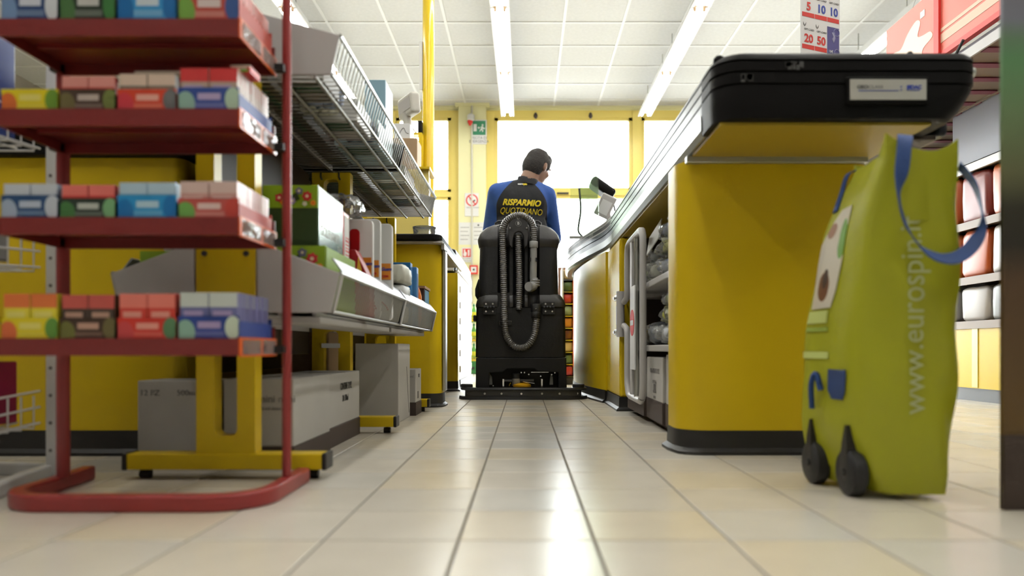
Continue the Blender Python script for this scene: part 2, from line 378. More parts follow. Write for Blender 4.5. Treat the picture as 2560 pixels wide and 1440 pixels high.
# ------------------------------------------------------------------ things on the back wall
YW = YB - .12
def wall_sign(name, label, cat, x0, x1, y0, y1, m=SIGNW, yw=YW, th=.012):
    d = yw; r = T(name, label, cat, ((px(x0, d)+px(x1, d))/2, yw, pz(y1, d)))
    bx(px(x0, d), px(x1, d), yw-th, yw-.0005, pz(y1, d), pz(y0, d)).ob('board', m, r, bevel=.003)
    return r, yw-th
r, y = wall_sign('emergency_exit_sign', 'green and white emergency exit sign high on the pale yellow pier', 'sign', 1178, 1217, 300, 361)
P = lambda x, yy: (px(x, YW), pz(yy, YW))
def flat(parent, name, poly, m, y, th=.002): return MB().prism([P(*q) for q in poly], 'y', y-th, y-.0002).ob(name, m, parent)
flat(r, 'green_field', [(1181, 303), (1214, 303), (1214, 338), (1181, 338)], GREEN, y)
flat(r, 'door_symbol', [(1184, 311), (1192, 311), (1192, 329), (1184, 329)], SIGNW, y-.002)
flat(r, 'arrow_symbol', [(1194, 320), (1197.5, 316.5), (1197.5, 319), (1200.5, 319), (1200.5, 321.5), (1197.5, 321.5), (1197.5, 324)], SIGNW, y-.002)
flat(r, 'running_figure', [(1202, 318), (1205, 316), (1208, 317), (1210, 321), (1213, 320), (1212.5, 323), (1208.5, 324), (1207.5, 322), (1206, 325), (1209, 327), (1207, 331), (1205, 330.5), (1206, 328), (1203, 326), (1200, 330), (1198.5, 328.5), (1203.5, 320.5), (1201.5, 320.5)], SIGNW, y-.002)
MB().cyl((px(1206.5, YW), y-.004, pz(313.5, YW)), (px(1206.5, YW), y-.002, pz(313.5, YW)), .013, 12).ob('figure_head', SIGNW, r)
text('USCITA DI', .052, INKG, r, (px(1197.5, YW), y-.001, pz(345.5, YW)), sx=.9); text('EMERGENZA', .052, INKG, r, (px(1197.5, YW), y-.001, pz(354.5, YW)), sx=.9)
r, y = wall_sign('no_smoking_sign', 'white no-smoking sign with red ring on the pale pier', 'sign', 1162, 1197, 483, 541)
cxs, czs = P(1180, 501)
MB().prism(arc((cxs, czs), .083, 0, 2*PI, 28)[:-1], 'y', y-.002, y).ob('red_disc', INKR, r)
MB().prism(arc((cxs, czs), .066, 0, 2*PI, 28)[:-1], 'y', y-.003, y-.002).ob('white_disc', SIGNW, r)
flat(r, 'smoke_symbol', [(1174, 493), (1178, 495), (1177, 499), (1180, 503), (1176, 504), (1173, 499)], mat('pale_grey_ink', (.55, .55, .55), .6), y-.003)
flat(r, 'cigarette_symbol', [(1177, 507), (1187, 499.5), (1189, 502), (1179, 509.5)], INK, y-.003)
flat(r, 'red_bar', [(1170, 491), (1172.5, 489.5), (1190, 511), (1187.5, 512.5)], INKR, y-.0045)
text('VIETATO FUMARE', .022, INKG, r, (px(1182, YW), y-.001, pz(519.5, YW)))
for i, (a, b, c, d_) in enumerate(((1147, 1178, 556, 612), (1181, 1212, 556, 612))):
    r, y = wall_sign('notice_sheet', ('printed paper notice pinned at the window side of the pier', 'printed paper notice pinned right of the conduit on the pier')[i], 'notice', a, b, c, d_, PAPER, th=.003)
    for k in range(4): flat(r, 'print_line', [(a+4, c+12+k*10), (b-5-3*(k % 2), c+12+k*10), (b-5-3*(k % 2), c+13.2+k*10), (a+4, c+13.2+k*10)], INKG, y, .0008)
    if i: MB().cyl((px(1196, YW), y-.004, pz(563, YW)), (px(1196, YW), y, pz(563, YW)), .012, 10).ob('pin', INK, r)
r, y = wall_sign('fire_alarm_sign', 'white sign with red fire-alarm hand symbol on pale pier', 'sign', 1154, 1179, 619, 656)
flat(r, 'red_field', [(1157, 622), (1177, 622), (1177, 643), (1157, 643)], INKR, y)
flat(r, 'hand_symbol', [(1160, 624), (1163, 624), (1163.5, 630), (1167, 631), (1167, 637), (1165, 641), (1160, 641), (1158, 635), (1160, 633)], SIGNW, y-.002)
for k in range(3): flat(r, 'flame_symbol', [(1169+k*.5, 626+k*5), (1175, 624+k*5), (1173, 627+k*5), (1175.5, 628+k*5), (1170, 630.5+k*5)], SIGNW, y-.002)
text('ALLARME', .026, INKG, r, (px(1166.5, YW), y-.001, pz(647, YW))); text('ANTINCENDIO', .022, INKG, r, (px(1166.5, YW), y-.001, pz(652.5, YW)))
r, y = wall_sign('alarm_call_point', 'red square alarm call point with white face on pale pier', 'alarm', 1174.5, 1195, 664, 686, INKR, th=.05)
flat(r, 'white_face', [(1178, 668), (1191.5, 668), (1191.5, 682), (1178, 682)], SIGNW, y)
MB().cyl((px(1185, YW), y-.006, pz(675, YW)), (px(1185, YW), y, pz(675, YW)), .014, 12).ob('button', INK, r)
tag(MB().tube([(px(1180, YW), YW-.012, ZC-.01), (px(1180, YW), YW-.012, .9)], .012, 8).ob('conduit', mat('conduit_grey', (.72, .70, .60), .5)), 'thin pale conduit running down the middle of the pier', 'pipe')
r = T('alarm_siren', 'small white wall siren with red lens above the exit sign', 'siren', (px(1177, YW), YW-.03, pz(330, YW)))
MB().lathe([(.03, 0), (.05, .02), (.05, .08), (.02, .1)], 0, 0, 16, Matrix.Translation((px(1178, YW), YW-.06, pz(306, YW)))).ob('dome', WHITE, r, 40)
MB().lathe([(.012, -.06), (.036, -.02), (.036, 0), (.03, .01)], 0, 0, 16, Matrix.Translation((px(1176, YW), YW-.06, pz(306, YW)))).ob('red_lens', INKR, r, 40)
for i, x in enumerate((1339, 1476)):
    r = T('frame_hook', ('brown hook on the window head above the driver', 'brown hook on the window head nearer the long counter')[i], 'hook', (px(x, YB), YB-.02, wz(296)))
    MB().lathe([(.012, -.06), (.028, -.03), (.022, 0), (.01, .02)], 0, 0, 10, Matrix.Translation((px(x, YB), YB-.03, wz(287)))).ob('body', BRN, r, 50)
    MB().cyl((px(x, YB), YB-.03, wz(287)), (px(x, YB), YB+.0, wz(287)), .008, 8).ob('stem', BRN, r)
# hook / rod low on the wall
tag(MB().tube([(px(1176, YW), YW-.02, pz(705, YW)), (px(1176, YW), YW-.02, pz(726, YW)), (px(1173, YW), YW-.03, pz(728, YW))], .008, 8).ob('wall_hook', INKG), 'thin grey rod hanging low on the pale yellow pier', 'hook')
# slim yellow column
t = T('column', 'round yellow steel column rising to the ceiling behind the wire shelving', 'column', (px(1069, 6), 6.05, 0))
MB().cyl((px(1069, 6), 6.05, 0), (px(1069, 6), 6.05, ZC), .047, 28).ob('shaft', mat('yellow_gloss_paint', (.88, .62, .02), .25, coat=.4), t, 40)
MB().lathe([(.075, 0), (.075, .01), (.05, .02)], px(1069, 6), 6.05, 24).ob('base_ring', PLI, t)
bx(px(1047, 6), px(1055, 6), 6.02, 6.08, pz(222, 6), pz(100, 6)).ob('junction_box', WHITE, t, bevel=.004)

# ------------------------------------------------------------------ checkouts
def sweep(mb, path, prof, closed=False):
    """profile (outward offset, z) carried along a plan path; outward = left of travel"""
    n = len(path); rings = []
    for i in range(n):
        a = Vector(path[max(i-1, 0)]); b = Vector(path[min(i+1, n-1)]); t = (b-a).normalized(); nn = Vector((-t.y, t.x))
        if 0 < i < n-1:
            t1 = (Vector(path[i])-a).normalized(); k = max(.5, abs(t.dot(t1)))
        else: k = 1
        rings.append([(path[i][0]+nn.x*o/k, path[i][1]+nn.y*o/k, z) for o, z in prof])
    return mb.loft(rings)
def panel_plan(x0, x1, y0, y1, rl, rr):
    """front panel in plan: rounded near corners"""
    p = []
    p += [(x1, y1)]
    p += arc((x1-rr, y0+rr), rr, 0, -PI/2, 5) if rr else [(x1, y0)]
    p += arc((x0+rl, y0+rl), rl, -PI/2, -PI, 5) if rl else [(x0, y0)]
    p += [(x0, y1)]
    return p
def plinth(mb, poly, z=.062):
    c = Vector((sum(p[0] for p in poly)/len(poly), sum(p[1] for p in poly)/len(poly)))
    def g(e): return [(p[0]+(e if p[0] > c.x else -e), p[1]+(e if p[1] > c.y else -e)) for p in poly]
    rings = [[(x, y, zz) for x, y in g(e)] for e, zz in ((.016, 0), (.016, .008), (.004, .018), (.002, z))]
    return mb.loft(rings)
# the long checkout on the right -------------------------------------------------
K = T('checkout_counter', 'long yellow checkout counter with black bumper end and aluminium side rail', 'checkout', (.72, 2.5, 0))
PB, PT = .062, .787
pp = panel_plan(.414, .918, 1.975, 2.13, .075, .03)
MB().prism(pp, 'z', PB, PT).ob('front_panel', YEL, K, 50)
plinth(MB(), pp, .064).ob('plinth', PLI, K, 40)
bx(.43, .912, 1.962, 1.985, PT-.012, PT+.008).ob('cross_rail', ALU, K, bevel=.003)
# underside and core
bx(.445, .925, 1.685, 3.86, .7905, .7968).ob('underside', mat('shaded_underside', (.40, .28, .02), .5), K); bx(.925, 1.0, 1.80, 3.86, .7905, .80).ob('underside_board', DARKB, K)  # yellow underside darkened to ochre, its shade put into the colour
bx(.84, .86, 2.12, 3.8, .03, .797).ob('back_board', DARKB, K)
bx(.50, .92, 3.40, 3.42, .03, .797).ob('divider_board', DARKB, K)
for i, (zz, th) in enumerate(((.53, .022), (.295, .022))):
    bx(.455, .85, 2.13, 3.40, zz-th, zz).ob('inner_shelf', GREY, K, bevel=.003)
bx(.50, .84, 2.13, 3.4, .0, .02).ob('floor_board', DARKB, K)
# second pillar and the curved cashier panel
pp2 = [(.432, 3.36), (.50, 3.36), (.50, 3.86), (.432, 3.86)]
MB().prism(pp2, 'z', PB, PT).ob('pillar', YEL, K, bevel=.012, seg=3); plinth(MB(), pp2).ob('plinth', PLI, K, 40)
cp = [(p.x, p.y) for p in bez([(.435, 3.86, 0), (.395, 4.15, 0), (.358, 4.55, 0), (.345, 5.0, 0), (.40, 5.45, 0), (.55, 5.6, 0)], 6)]
m = MB(); sweep(m, cp, [(-.012, PB), (.012, PB), (.012, PT), (-.012, PT)]); m.ob('curved_panel', YEL, K, 40)
m = MB(); sweep(m, cp, [(-.02, 0), (.03, 0), (.03, .01), (.016, .02), (.016, .066), (-.02, .066)]); m.ob('plinth', PLI, K, 40)
# top: bumper round the edge with four grooves, cap at the near end, aluminium rail below along the side
G = .0035
def groove(z, o=0): return [(o, z+.003), (o-G, z+.002), (o-G, z-.002), (o, z-.003)]
prof = [(-.05, .953), (-.022, .953), (-.008, .948), (0, .938)] + groove(.929) + groove(.904) + groove(.876) + [(.0, .848), (-.05, .848)]
side = [(p.x, p.y) for p in [Vector((.432, 1.80, 0)), Vector((.432, 2.6, 0)), Vector((.432, 3.3, 0))] + bez([(.432, 3.70, 0), (.415, 3.92, 0), (.358, 4.28, 0), (.31, 4.65, 0), (.288, 5.05, 0), (.34, 5.5, 0), (.55, 5.68, 0)], 5)]
m = MB(); sweep(m, side, prof); m.ob('side_bumper', BLKG, K, 35)
rail = [(-.04, .851), (-.004, .851), (.004, .846), (.004, .812), (-.006, .798), (-.04, .797)]
m = MB(); sweep(m, side, rail); m.ob('side_rail', ALU, K, 35)
m = MB()
for i in range(5): m.box(.4265, .4275, 2.0+i*.09, 2.03+i*.09, .8, .803)
# near end cap: profile in plan, taper at right foot
def capring(z, xl, xr, yn, rl, rr): return [(x, y, z) for x, y in [(xr, 1.80)] + arc((xr-rr, yn+rr), rr, 0, -PI/2, 6) + arc((xl+rl, yn+rl), rl, -PI/2, -PI, 6) + [(xl, 1.80)]]
rg = [capring(.797, .436, .965, 1.672, .05, .05), capring(.80, .432, .972, 1.664, .055, .05), capring(.82, .431, .993, 1.662, .06, .05), capring(.842, .430, 1.008, 1.661, .06, .05), capring(.862, .430, 1.019, 1.661, .06, .045), capring(.873, .430, 1.022, 1.661, .06, .045)]
for z in (.876, .904, .929):
    if z > .88: rg.append(capring(z-.003, .430, 1.026, 1.661, .06, .045))
    rg += [capring(z-.002, .4335, 1.0225, 1.6645, .06, .045), capring(z+.002, .4335, 1.0225, 1.6645, .06, .045), capring(z+.003, .430, 1.026, 1.661, .06, .045)]
rg += [capring(.940, .433, 1.027, 1.664, .06, .045), capring(.949, .442, 1.02, 1.672, .06, .045), capring(.953, .46, 1.005, 1.69, .05, .04)]
MB().loft(rg).ob('end_cap', BLK, K, 35)
m = MB()
for (cx, cz, w) in ((.616, .914, .03), (.5, .887, .012)):
    for k in range(9):
        a = random.uniform(-1, 1); m.box(cx+a*w-.004, cx+a*w+.005, 1.6596, 1.6612, cz+random.uniform(-.008, .008), cz+random.uniform(.009, .012), Matrix.Translation((0, 0, 0)))
tag(m.ob('scuff_marks', mat('scuffed_plastic', (.07, .068, .064), .6), K), kind='stuff')
bx(1.0, 1.03, 1.80, 3.9, .80, .953).ob('far_bumper', BLKG, K, bevel=.008)
bx(.46, 1.0, 1.79, 3.86, .93, .949).ob('conveyor_belt', mat('belt_rubber', (.02, .02, .02), .7), K)
m = MB(); m.prism([(x, y) for x, y in side[3:]] + [(1.02, 5.6), (1.02, 3.8)], 'z', .90, .945); m.ob('cashier_top', GREY, K)
m = MB(); m.tube(bez([(.447, 1.70, .940), (.452, 1.72, .949), (.462, 1.76, .953), (.47, 1.82, .950), (.475, 1.9, .942)], 4), [.010]+[.014]*15+[.008], 10); m.ob('corner_guard', BLK, K, 60)
MB().lathe([(.016, .945), (.011, .965), (.005, .975), (.002, .976)], .90, 1.73, 14).ob('cone_knob', BLK, K, 40)
MB().ell((.985, 1.75, .949), (.032, .04, .018)).ob('rail_hump', GREY, K, 60)
MB().cyl((1.021, 1.70, .915), (1.03, 1.70, .915), .012, 14).ob('eyelet', ALU, K)
bd = bx(.720, .9025, 1.6535, 1.668, .829, .890).ob('badge_frame', BLK, K, bevel=.003)
bx(.7265, .8965, 1.6515, 1.655, .8375, .883).ob('badge_plate', mat('badge_silver', (.55, .53, .47), .35), bd)
text('GEO', .0105, INK, bd, (.754, 1.6513, .8655), bold=.0003, sx=1.15); text('CLASS', .0105, INKG, bd, (.783, 1.6513, .8655), sx=1.15)
bx(.7445, .834, 1.6508, 1.6516, .8565, .8582).ob('underline', INKB, bd)
text('SIDAC', .0115, INKB, bd, (.869, 1.6513, .8650), bold=.0007); bx(.857, .881, 1.6508, 1.6516, .8575, .859).ob('underline', INKB, bd)
for a, b in ((.838, 1), (.851, -1)):
    for zz in (.8655, .8585): MB().prism([(a, zz+.002), (a+.005, zz+.002), (a+(.001 if b > 0 else .004), zz-.002)], 'y', 1.6508, 1.6516).ob('logo_wedge', INKB, bd)
# screws and slots under the rail
for i, (x, y) in enumerate(((.462, 1.78), (.462, 1.92))):
    MB().cyl((x, y, .797), (x, y, .7935), .006, 10).ob('screw', CHROME, K)
    for k in range(3): bx(x-.003+k*.0, x+.003, y+.02+k*.022, y+.032+k*.022, .7955, .7972).ob('slot', INK, K)
# hinge bracket of the folding gate
hb = T('folding_gate', 'grey tubular folding gate with no-entry plate against the checkout', 'gate', (.43, 3.0, .075))
Rg = .0135
MB().tube(bez([(.447, 2.79, .72), (.437, 2.735, .727)], 2)[:0] + [(.44, 3.24, .60), (.44, 3.24, .42)] if 0 else [(.438, 2.755, .10), (.438, 2.74, .125), (.438, 2.735, .16), (.438, 2.735, .66), (.438, 2.742, .70), (.438, 2.76, .722), (.438, 2.80, .728), (.442, 3.10, .728), (.442, 3.16, .718), (.442, 3.18, .69), (.442, 3.18, .53), (.440, 3.19, .50), (.436, 3.24, .487)], Rg, 10).ob('frame_tube', GREY, hb, 50)
MB().tube([(.438, 2.755, .10), (.438, 2.79, .085), (.442, 3.08, .085), (.442, 3.14, .092), (.442, 3.175, .13), (.442, 3.18, .17), (.442, 3.18, .34), (.440, 3.19, .37), (.436, 3.24, .383)], Rg, 10).ob('frame_tube', GREY, hb, 50)
MB().cyl((.44, 2.90, .09), (.44, 2.90, .728), .011, 10).ob('bar', ALU, hb, 50)
bx(.434, .446, 3.0, 3.05, .09, .728).ob('bar', GREY, hb, bevel=.003)
sg = bx(.428, .433, 2.88, 3.0, .20, .53).ob('sign_plate', SIGNW, hb)
MB().prism(arc((2.94, .385), .052, 0, 2*PI, 26)[:-1], 'x', .4262, .4281).ob('red_disc', INKR, sg)
bx(.425, .4265, 2.90, 2.98, .375, .395).ob('white_bar', SIGNW, sg)
bx(.412, .43, 3.26, 3.40, .50, .525).ob('bracket_arm', ALU, hb, bevel=.002); bx(.412, .43, 3.26, 3.40, .345, .37).ob('bracket_arm', ALU, hb, bevel=.002)
MB().cyl((.424, 3.27, .335), (.424, 3.27, .535), .018, 14).ob('hinge_barrel', GREY, hb, 50)
bx(.422, .4325, 3.30, 3.42, .39, .48).ob('hinge_plate', GREY, hb, bevel=.003)
for zz in (.512, .357): MB().cyl((.412, 3.375, zz), (.405, 3.375, zz), .007, 10).ob('screw', CHROME, hb)

# goods in the checkout's shelves: clear-wrapped packs and white cartons
def soft(mb, c, r, n=2.6, amp=.12, seg=20, ring=12, seed=0, M=None):
    """pillow-like superellipsoid with dents"""
    rnd = random.Random(seed); ph = [rnd.uniform(0, 6.28) for _ in range(6)]
    def sg(x, p): return math.copysign(abs(x)**p, x)
    vs = []; p = 2/n
    for i in range(ring+1):
        t = -PI/2 + PI*i/ring
        for k in range(seg):
            a = 2*PI*k/seg; w = 1 + amp*(math.sin(3*a+ph[0])*math.cos(2*t+ph[1]) + .7*math.sin(7*a+ph[2]+3*t) + .5*math.sin(11*a+ph[3])*math.sin(6*t+ph[4]))*.5
            q = Vector((sg(math.cos(t), p)*sg(math.cos(a), p)*r[0]*w, sg(math.cos(t), p)*sg(math.sin(a), p)*r[1]*w, sg(math.sin(t), p)*r[2]*w))
            vs.append(Vector(c) + (M @ q if M is not None else q))
    mb.add(vs, [[i*seg+k, i*seg+(k+1) % seg, (i+1)*seg+(k+1) % seg, (i+1)*seg+k] for i in range(ring) for k in range(seg)]); return mb
cols = [(150, 165, 190), (225, 225, 205), (205, 205, 90), (230, 215, 190), (70, 85, 110), (180, 195, 120), (215, 220, 225)]
CM = [mat('wrapped_cloth', c, .6, noise=(20, .25)) for c in cols]
def wrapped(c, r, k, seed, label, rx=0, rz=0):
    t = T('wrapped_pack', label, 'pack', (c[0], c[1], c[2]-r[2]), group='clear-wrapped packs in the checkout shelves')
    M = (Matrix.Rotation(rx, 3, 'X') @ Matrix.Rotation(rz, 3, 'Z'))
    soft(MB(), c, (r[0]*.88, r[1]*.88, r[2]*.82), 3.2, .10, 18, 10, seed, M).ob('contents', CM[k], t, 60)
    soft(MB(), c, r, 3.0, .28, 26, 14, seed+50, M).ob('wrapping', CLEAR, t, 30)
w = [((.565, 2.55, .567), (.10, .13, .035), 4, 'blue-grey wrapped pack at the bottom of the upper checkout shelf'),
     ((.568, 2.54, .632), (.10, .13, .03), 2, 'yellow-green wrapped pack in the middle of the upper checkout shelf'),
     ((.57, 2.56, .695), (.095, .13, .032), 0, 'pale blue wrapped pack on top of the upper shelf pile'),
     ((.565, 2.84, .575), (.09, .12, .043), 1, 'cream wrapped pack next to the folding gate on the upper shelf'),
     ((.575, 2.86, .645), (.09, .12, .028), 6, 'white wrapped pack on top of the cream one behind the gate'),
     ((.565, 2.55, .335), (.095, .13, .037), 6, 'white wrapped pack at the bottom of the lower checkout shelf'),
     ((.568, 2.56, .40), (.09, .13, .03), 2, 'bright yellow wrapped pack in the lower checkout shelf'),
     ((.57, 2.55, .455), (.09, .12, .027), 5, 'green wrapped pack on top of the lower shelf pile'),
     ((.555, 2.83, .34), (.075, .10, .042), 4, 'dark blue wrapped pack beside the gate on the lower shelf'),
     ((.57, 3.10, .34), (.08, .12, .042), 3, 'beige wrapped pack behind the gate on the lower shelf'),
     ((.57, 3.13, .575), (.08, .13, .042), 5, 'olive wrapped pack behind the gate on the upper shelf')]
for i, (c, r_, k, lab) in enumerate(w): wrapped(c, r_, k, i, lab, rz=random.uniform(-.12, .12))
tag(bx(0, .004, 0, .12, 0, .09).ob('card_sheet', PAPER), 'white card leaning on the wrapped packs of the upper checkout shelf', 'card')
o = bpy.data.objects['card_sheet']; o.location = (.475, 2.74, .66); o.rotation_euler = (-.5, .3, .1)
def carton(name, x0, x1, y0, y1, z1, label, band=.055, face=None, lines=(), z0=0, m=CARD, group=None, inset=.002):
    t = T(name, label, 'carton', ((x0+x1)/2, (y0+y1)/2, z0), group=group)
    bx(x0, x1, y0, y1, z0+band, z1).ob('body', m, t, bevel=.003)
    if band: bx(x0-inset, x1+inset, y0-inset, y1+inset, z0, z0+band).ob('tray_band', BRN, t, bevel=.002)
    bx(x0+.001, x1-.001, (y0+y1)/2-.002, (y0+y1)/2+.002, z1-.001, z1+.0006).ob('flap_seam', INKG, t)
    for s, sz, dy, dz in lines:
        if face == 'x0': text(s, sz, INKG, t, (x0-.001, y0+dy, z1-dz), (PI/2, 0, -PI/2))
        elif face == 'x1': text(s, sz, INK, t, (x1+.001, y0+dy, z1-dz), (PI/2, 0, PI/2), sx=.62)
        else: text(s, sz, INKG, t, (x0+dy, y0-.001, z1-dz))
    return t
ln = (('CONTIENE 12 PZ', .024, .15, .05), ('DA 500ml', .018, .15, .09), ('12 x 500 ml', .014, .15, .125), ('LOTTO', .014, .15, .145))
for i, (y0, y1, lab) in enumerate(((2.16, 2.50, 'white printed carton next to the front yellow pillar'), (2.52, 2.84, 'white printed carton below the folding gate, middle of three'), (2.86, 3.30, 'white printed carton by the hinge pillar, furthest of three'))):
    xo = (.478, .470, .462)[i]
    t = carton('floor_carton', xo, .80, y0, y1, (.262, .252, .24)[i], lab, .075, 'x0', ln, .021)
    for k in range(7): bx(xo-.0015, xo-.0002, y0+.125+k*.007, y0+.128+k*.007+.001*(k % 2), .125, .155).ob('barcode_bar', INKG, t)

# cash register, screen and plexi guard on the far cashier top
r = T('cash_register', 'black and grey cash register with tilted screen on the curved counter end', 'register', (.52, 4.6, .945))
bx(.44, .62, 4.55, 4.85, .945, 1.03).ob('base', BLK, r, bevel=.01)
Mt = Matrix.Translation((.50, 4.6, 1.17)) @ Matrix.Rotation(.45, 4, 'Y') @ Matrix.Rotation(.25, 4, 'X')
MB().box(-.045, .05, -.04, .12, -.07, .07, Mt).ob('printer', GREY, r, bevel=.008)
MB().box(-.03, .035, -.0425, -.0395, -.05, .035, Mt).ob('printer_window', SIGNW, r)
Mt = Matrix.Translation((.49, 4.62, 1.29)) @ Matrix.Rotation(.62, 4, 'Y')
MB().box(-.085, .085, -.03, .14, -.03, .03, Mt).ob('screen', BLK, r, bevel=.022, seg=4)
MB().tube([(.505, 4.66, 1.0), (.53, 4.66, 1.10), (.53, 4.68, 1.22)], .014, 10).ob('stand', GREY, r, 50)
MB().tube(bez([(.55, 4.6, 1.2), (.565, 4.58, 1.1), (.55, 4.57, 1.02), (.52, 4.56, 1.0)], 5), .005, 6).ob('cable', INK, r, 50)
r = T('plexi_guard', 'clear greenish plexi guard standing at the curved counter end', 'screen', (.36, 4.45, .945))
MB().prism([(x, z) for x, z in [(.275, .945), (.445, .945), (.445, 1.31), (.42, 1.345)] + [(.38, 1.375), (.35, 1.37), (.33, 1.34), (.29, 1.30), (.275, 1.29)]], 'y', 4.44, 4.446).ob('sheet', PLEXI, r)
MB().prism([(.335, 1.18), (.44, 1.14), (.44, 1.31), (.40, 1.37), (.35, 1.365), (.333, 1.33)], 'y', 4.447, 4.452).ob('green_film', clear('green_film', (.78, .86, .74), .05, 1.3, None, .22), r)
MB().tube(bez([(.33, 4.46, 1.25), (.34, 4.47, 1.12), (.325, 4.47, 1.0), (.35, 4.48, .96)], 6), .006, 6).ob('cable', INK, r, 50)
bx(.27, .45, 4.43, 4.456, .944, .957).ob('foot', ALU, r)

# candy rack behind the curved panel
r = T('candy_rack', 'narrow candy rack with orange edge strip behind the curved panel', 'rack', (.33, 5.9, 0))
px0, px1, yc = .295, .475, 5.82
bx(px0, px0+.012, yc, yc+.25, 0, .92).ob('side_panel', SIGNW, r); bx(px1-.012, px1, yc, yc+.25, 0, .92).ob('side_panel', mat('orange_strip', (.85, .12, .02), .4), r)
bx(px0-.02, px1+.02, yc+.25, yc+.262, 0, .95).ob('light_block_panel', mat('light_block_board', (.30, .16, .10), .6), r); bx(px0-.01, px1, yc-.02, yc+.25, 0, .055).ob('foot', PLI, r); bx(px0+.085, px0+.10, yc-.01, yc, .14, .92).ob('edge_strip', bpy.data.materials['orange_strip'], r)  # panel at the back added to block window light behind the rack
for k in range(9): bx(px0+.01, px1-.01, yc, yc+.25, .06+k*.095, .066+k*.095).ob('shelf', CHROME, r)
cc = [(190, 60, 50), (90, 110, 60), (225, 200, 150), (120, 70, 40), (210, 140, 60), (150, 170, 150)]
CC = [mat('candy_wrapper', c, .3) for c in cc]
for k in range(9):
    for q in range(2):
        o = soft(MB(), (px0+.05+q*.08, yc+.06, .107+k*.095), (.037, .05, .040), 4.5, .10, 16, 8, k*2+q).ob('candy_bag', CC[(k+q*2) % 6], None, 50)
        tag(o, '%s candy bag on the %s shelf from the floor of the narrow rack' % (('crimson', 'olive', 'cream', 'brown', 'amber', 'pale green')[(k+q*2) % 6] + ('', ' outer')[q], ('first', 'second', 'third', 'fourth', 'fifth', 'sixth', 'seventh', 'eighth', 'ninth')[k]), 'candy', 'candy bags in the narrow rack')
# ------------------------------------------------------------------ checkouts on the left
# L1: end panel just past the wire shelving
K1 = T('checkout_counter', 'yellow checkout with black top slab just past the wire shelving', 'checkout', (-.6, 3.65, 0))
q = panel_plan(-.82, -.402, 3.57, 3.72, .02, .06)
MB().prism(q, 'z', PB, .785).ob('end_panel', YEL, K1, 50); plinth(MB(), q, .066).ob('plinth', PLI, K1, 40)
bx(-.40, -.385, 3.615, 3.70, .075, .77).ob('edge_trim', ALU, K1, bevel=.004)
bx(-.84, -.39, 3.53, 4.6, .785, .797).ob('top_rail', GREY, K1, bevel=.003)
MB().prism(panel_plan(-.85, -.395, 3.51, 4.65, .02, .05), 'z', .798, .828).ob('top_slab', BLK, K1, bevel=.006)
bx(-.40, -.385, 3.56, 4.6, .76, .79).ob('side_rail', ALU, K1)
bx(-.80, -.56, 3.72, 4.6, .0, .785).ob('body', DARKB, K1)
# L2: next one further on, with white rail
K2 = T('checkout_counter', 'far yellow checkout with black end and white rail near the machine', 'checkout', (-.7, 5.6, 0))
q = panel_plan(-.95, -.443, 4.93, 5.05, .02, .02)
MB().prism(q, 'z', PB, .787).ob('end_panel', YEL, K2, 50); plinth(MB(), q, .066).ob('plinth', PLI, K2, 40)
bx(-.95, -.445, 5.05, 6.2, .03, .787).ob('side_panel', mat('cream_gloss_panel', (.60, .47, .28), .45, noise=(9, .12)), K2)
bx(-.95, -.435, 5.05, 6.2, 0, .07).ob('plinth', PLI, K2)
for k in range(6): bx(-.447, -.438, 5.1, 6.15, .12+k*.11, .165+k*.11).ob('side_rib', mat('side_rib', (.80, .62, .30), .3), K2, bevel=.003)
m = MB(); sweep(m, [(-.47, 6.4), (-.462, 5.6), (-.462, 5.02)], [(-.04, .953), (-.02, .953), (.004, .94)] + groove(.904, .004) + [(.012, .86), (.012, .81), (-.01, .797), (-.04, .797)]); m.ob('side_rail', WHITE, K2, 35)
MB().loft([[(x, y, z) for x, y in panel_plan(-.95, -.455-e, 4.94+e, 5.04, .02, .03)] for e, z in ((.02, .797), (.004, .81), (0, .84), (0, .92), (.006, .945), (.02, .953))]).ob('end_cap', BLK, K2, 40)
bx(-.56, -.47, 4.92, 4.95, .80, .93).ob('white_box_end', WHITE, K2, bevel=.006)
bx(-.95, -.47, 5.0, 6.3, .93, .945).ob('top', GREY, K2)
# L0: the nearest, behind the red rack and the shelving
K0 = T('checkout_counter', 'yellow checkout end behind the red rack and floor cartons', 'checkout', (-1.2, 2.6, 0))
q = panel_plan(-1.75, -.902, 1.96, 2.1, .02, .03)
MB().prism(q, 'z', PB, .787).ob('end_panel', YEL, K0, 50); plinth(MB(), q, .066).ob('plinth', PLI, K0, 40)
bx(-1.75, -.92, 2.1, 4.2, .0, .787).ob('body', DARKB, K0)
bx(-1.78, -.90, 1.93, 4.25, .787, .95).ob('top_slab', BLK, K0, bevel=.01)
bx(-.92, -.905, 2.14, 4.1, .06, .21).ob('kick_board', mat('ochre_board', (.30, .20, .06), .6), K0)
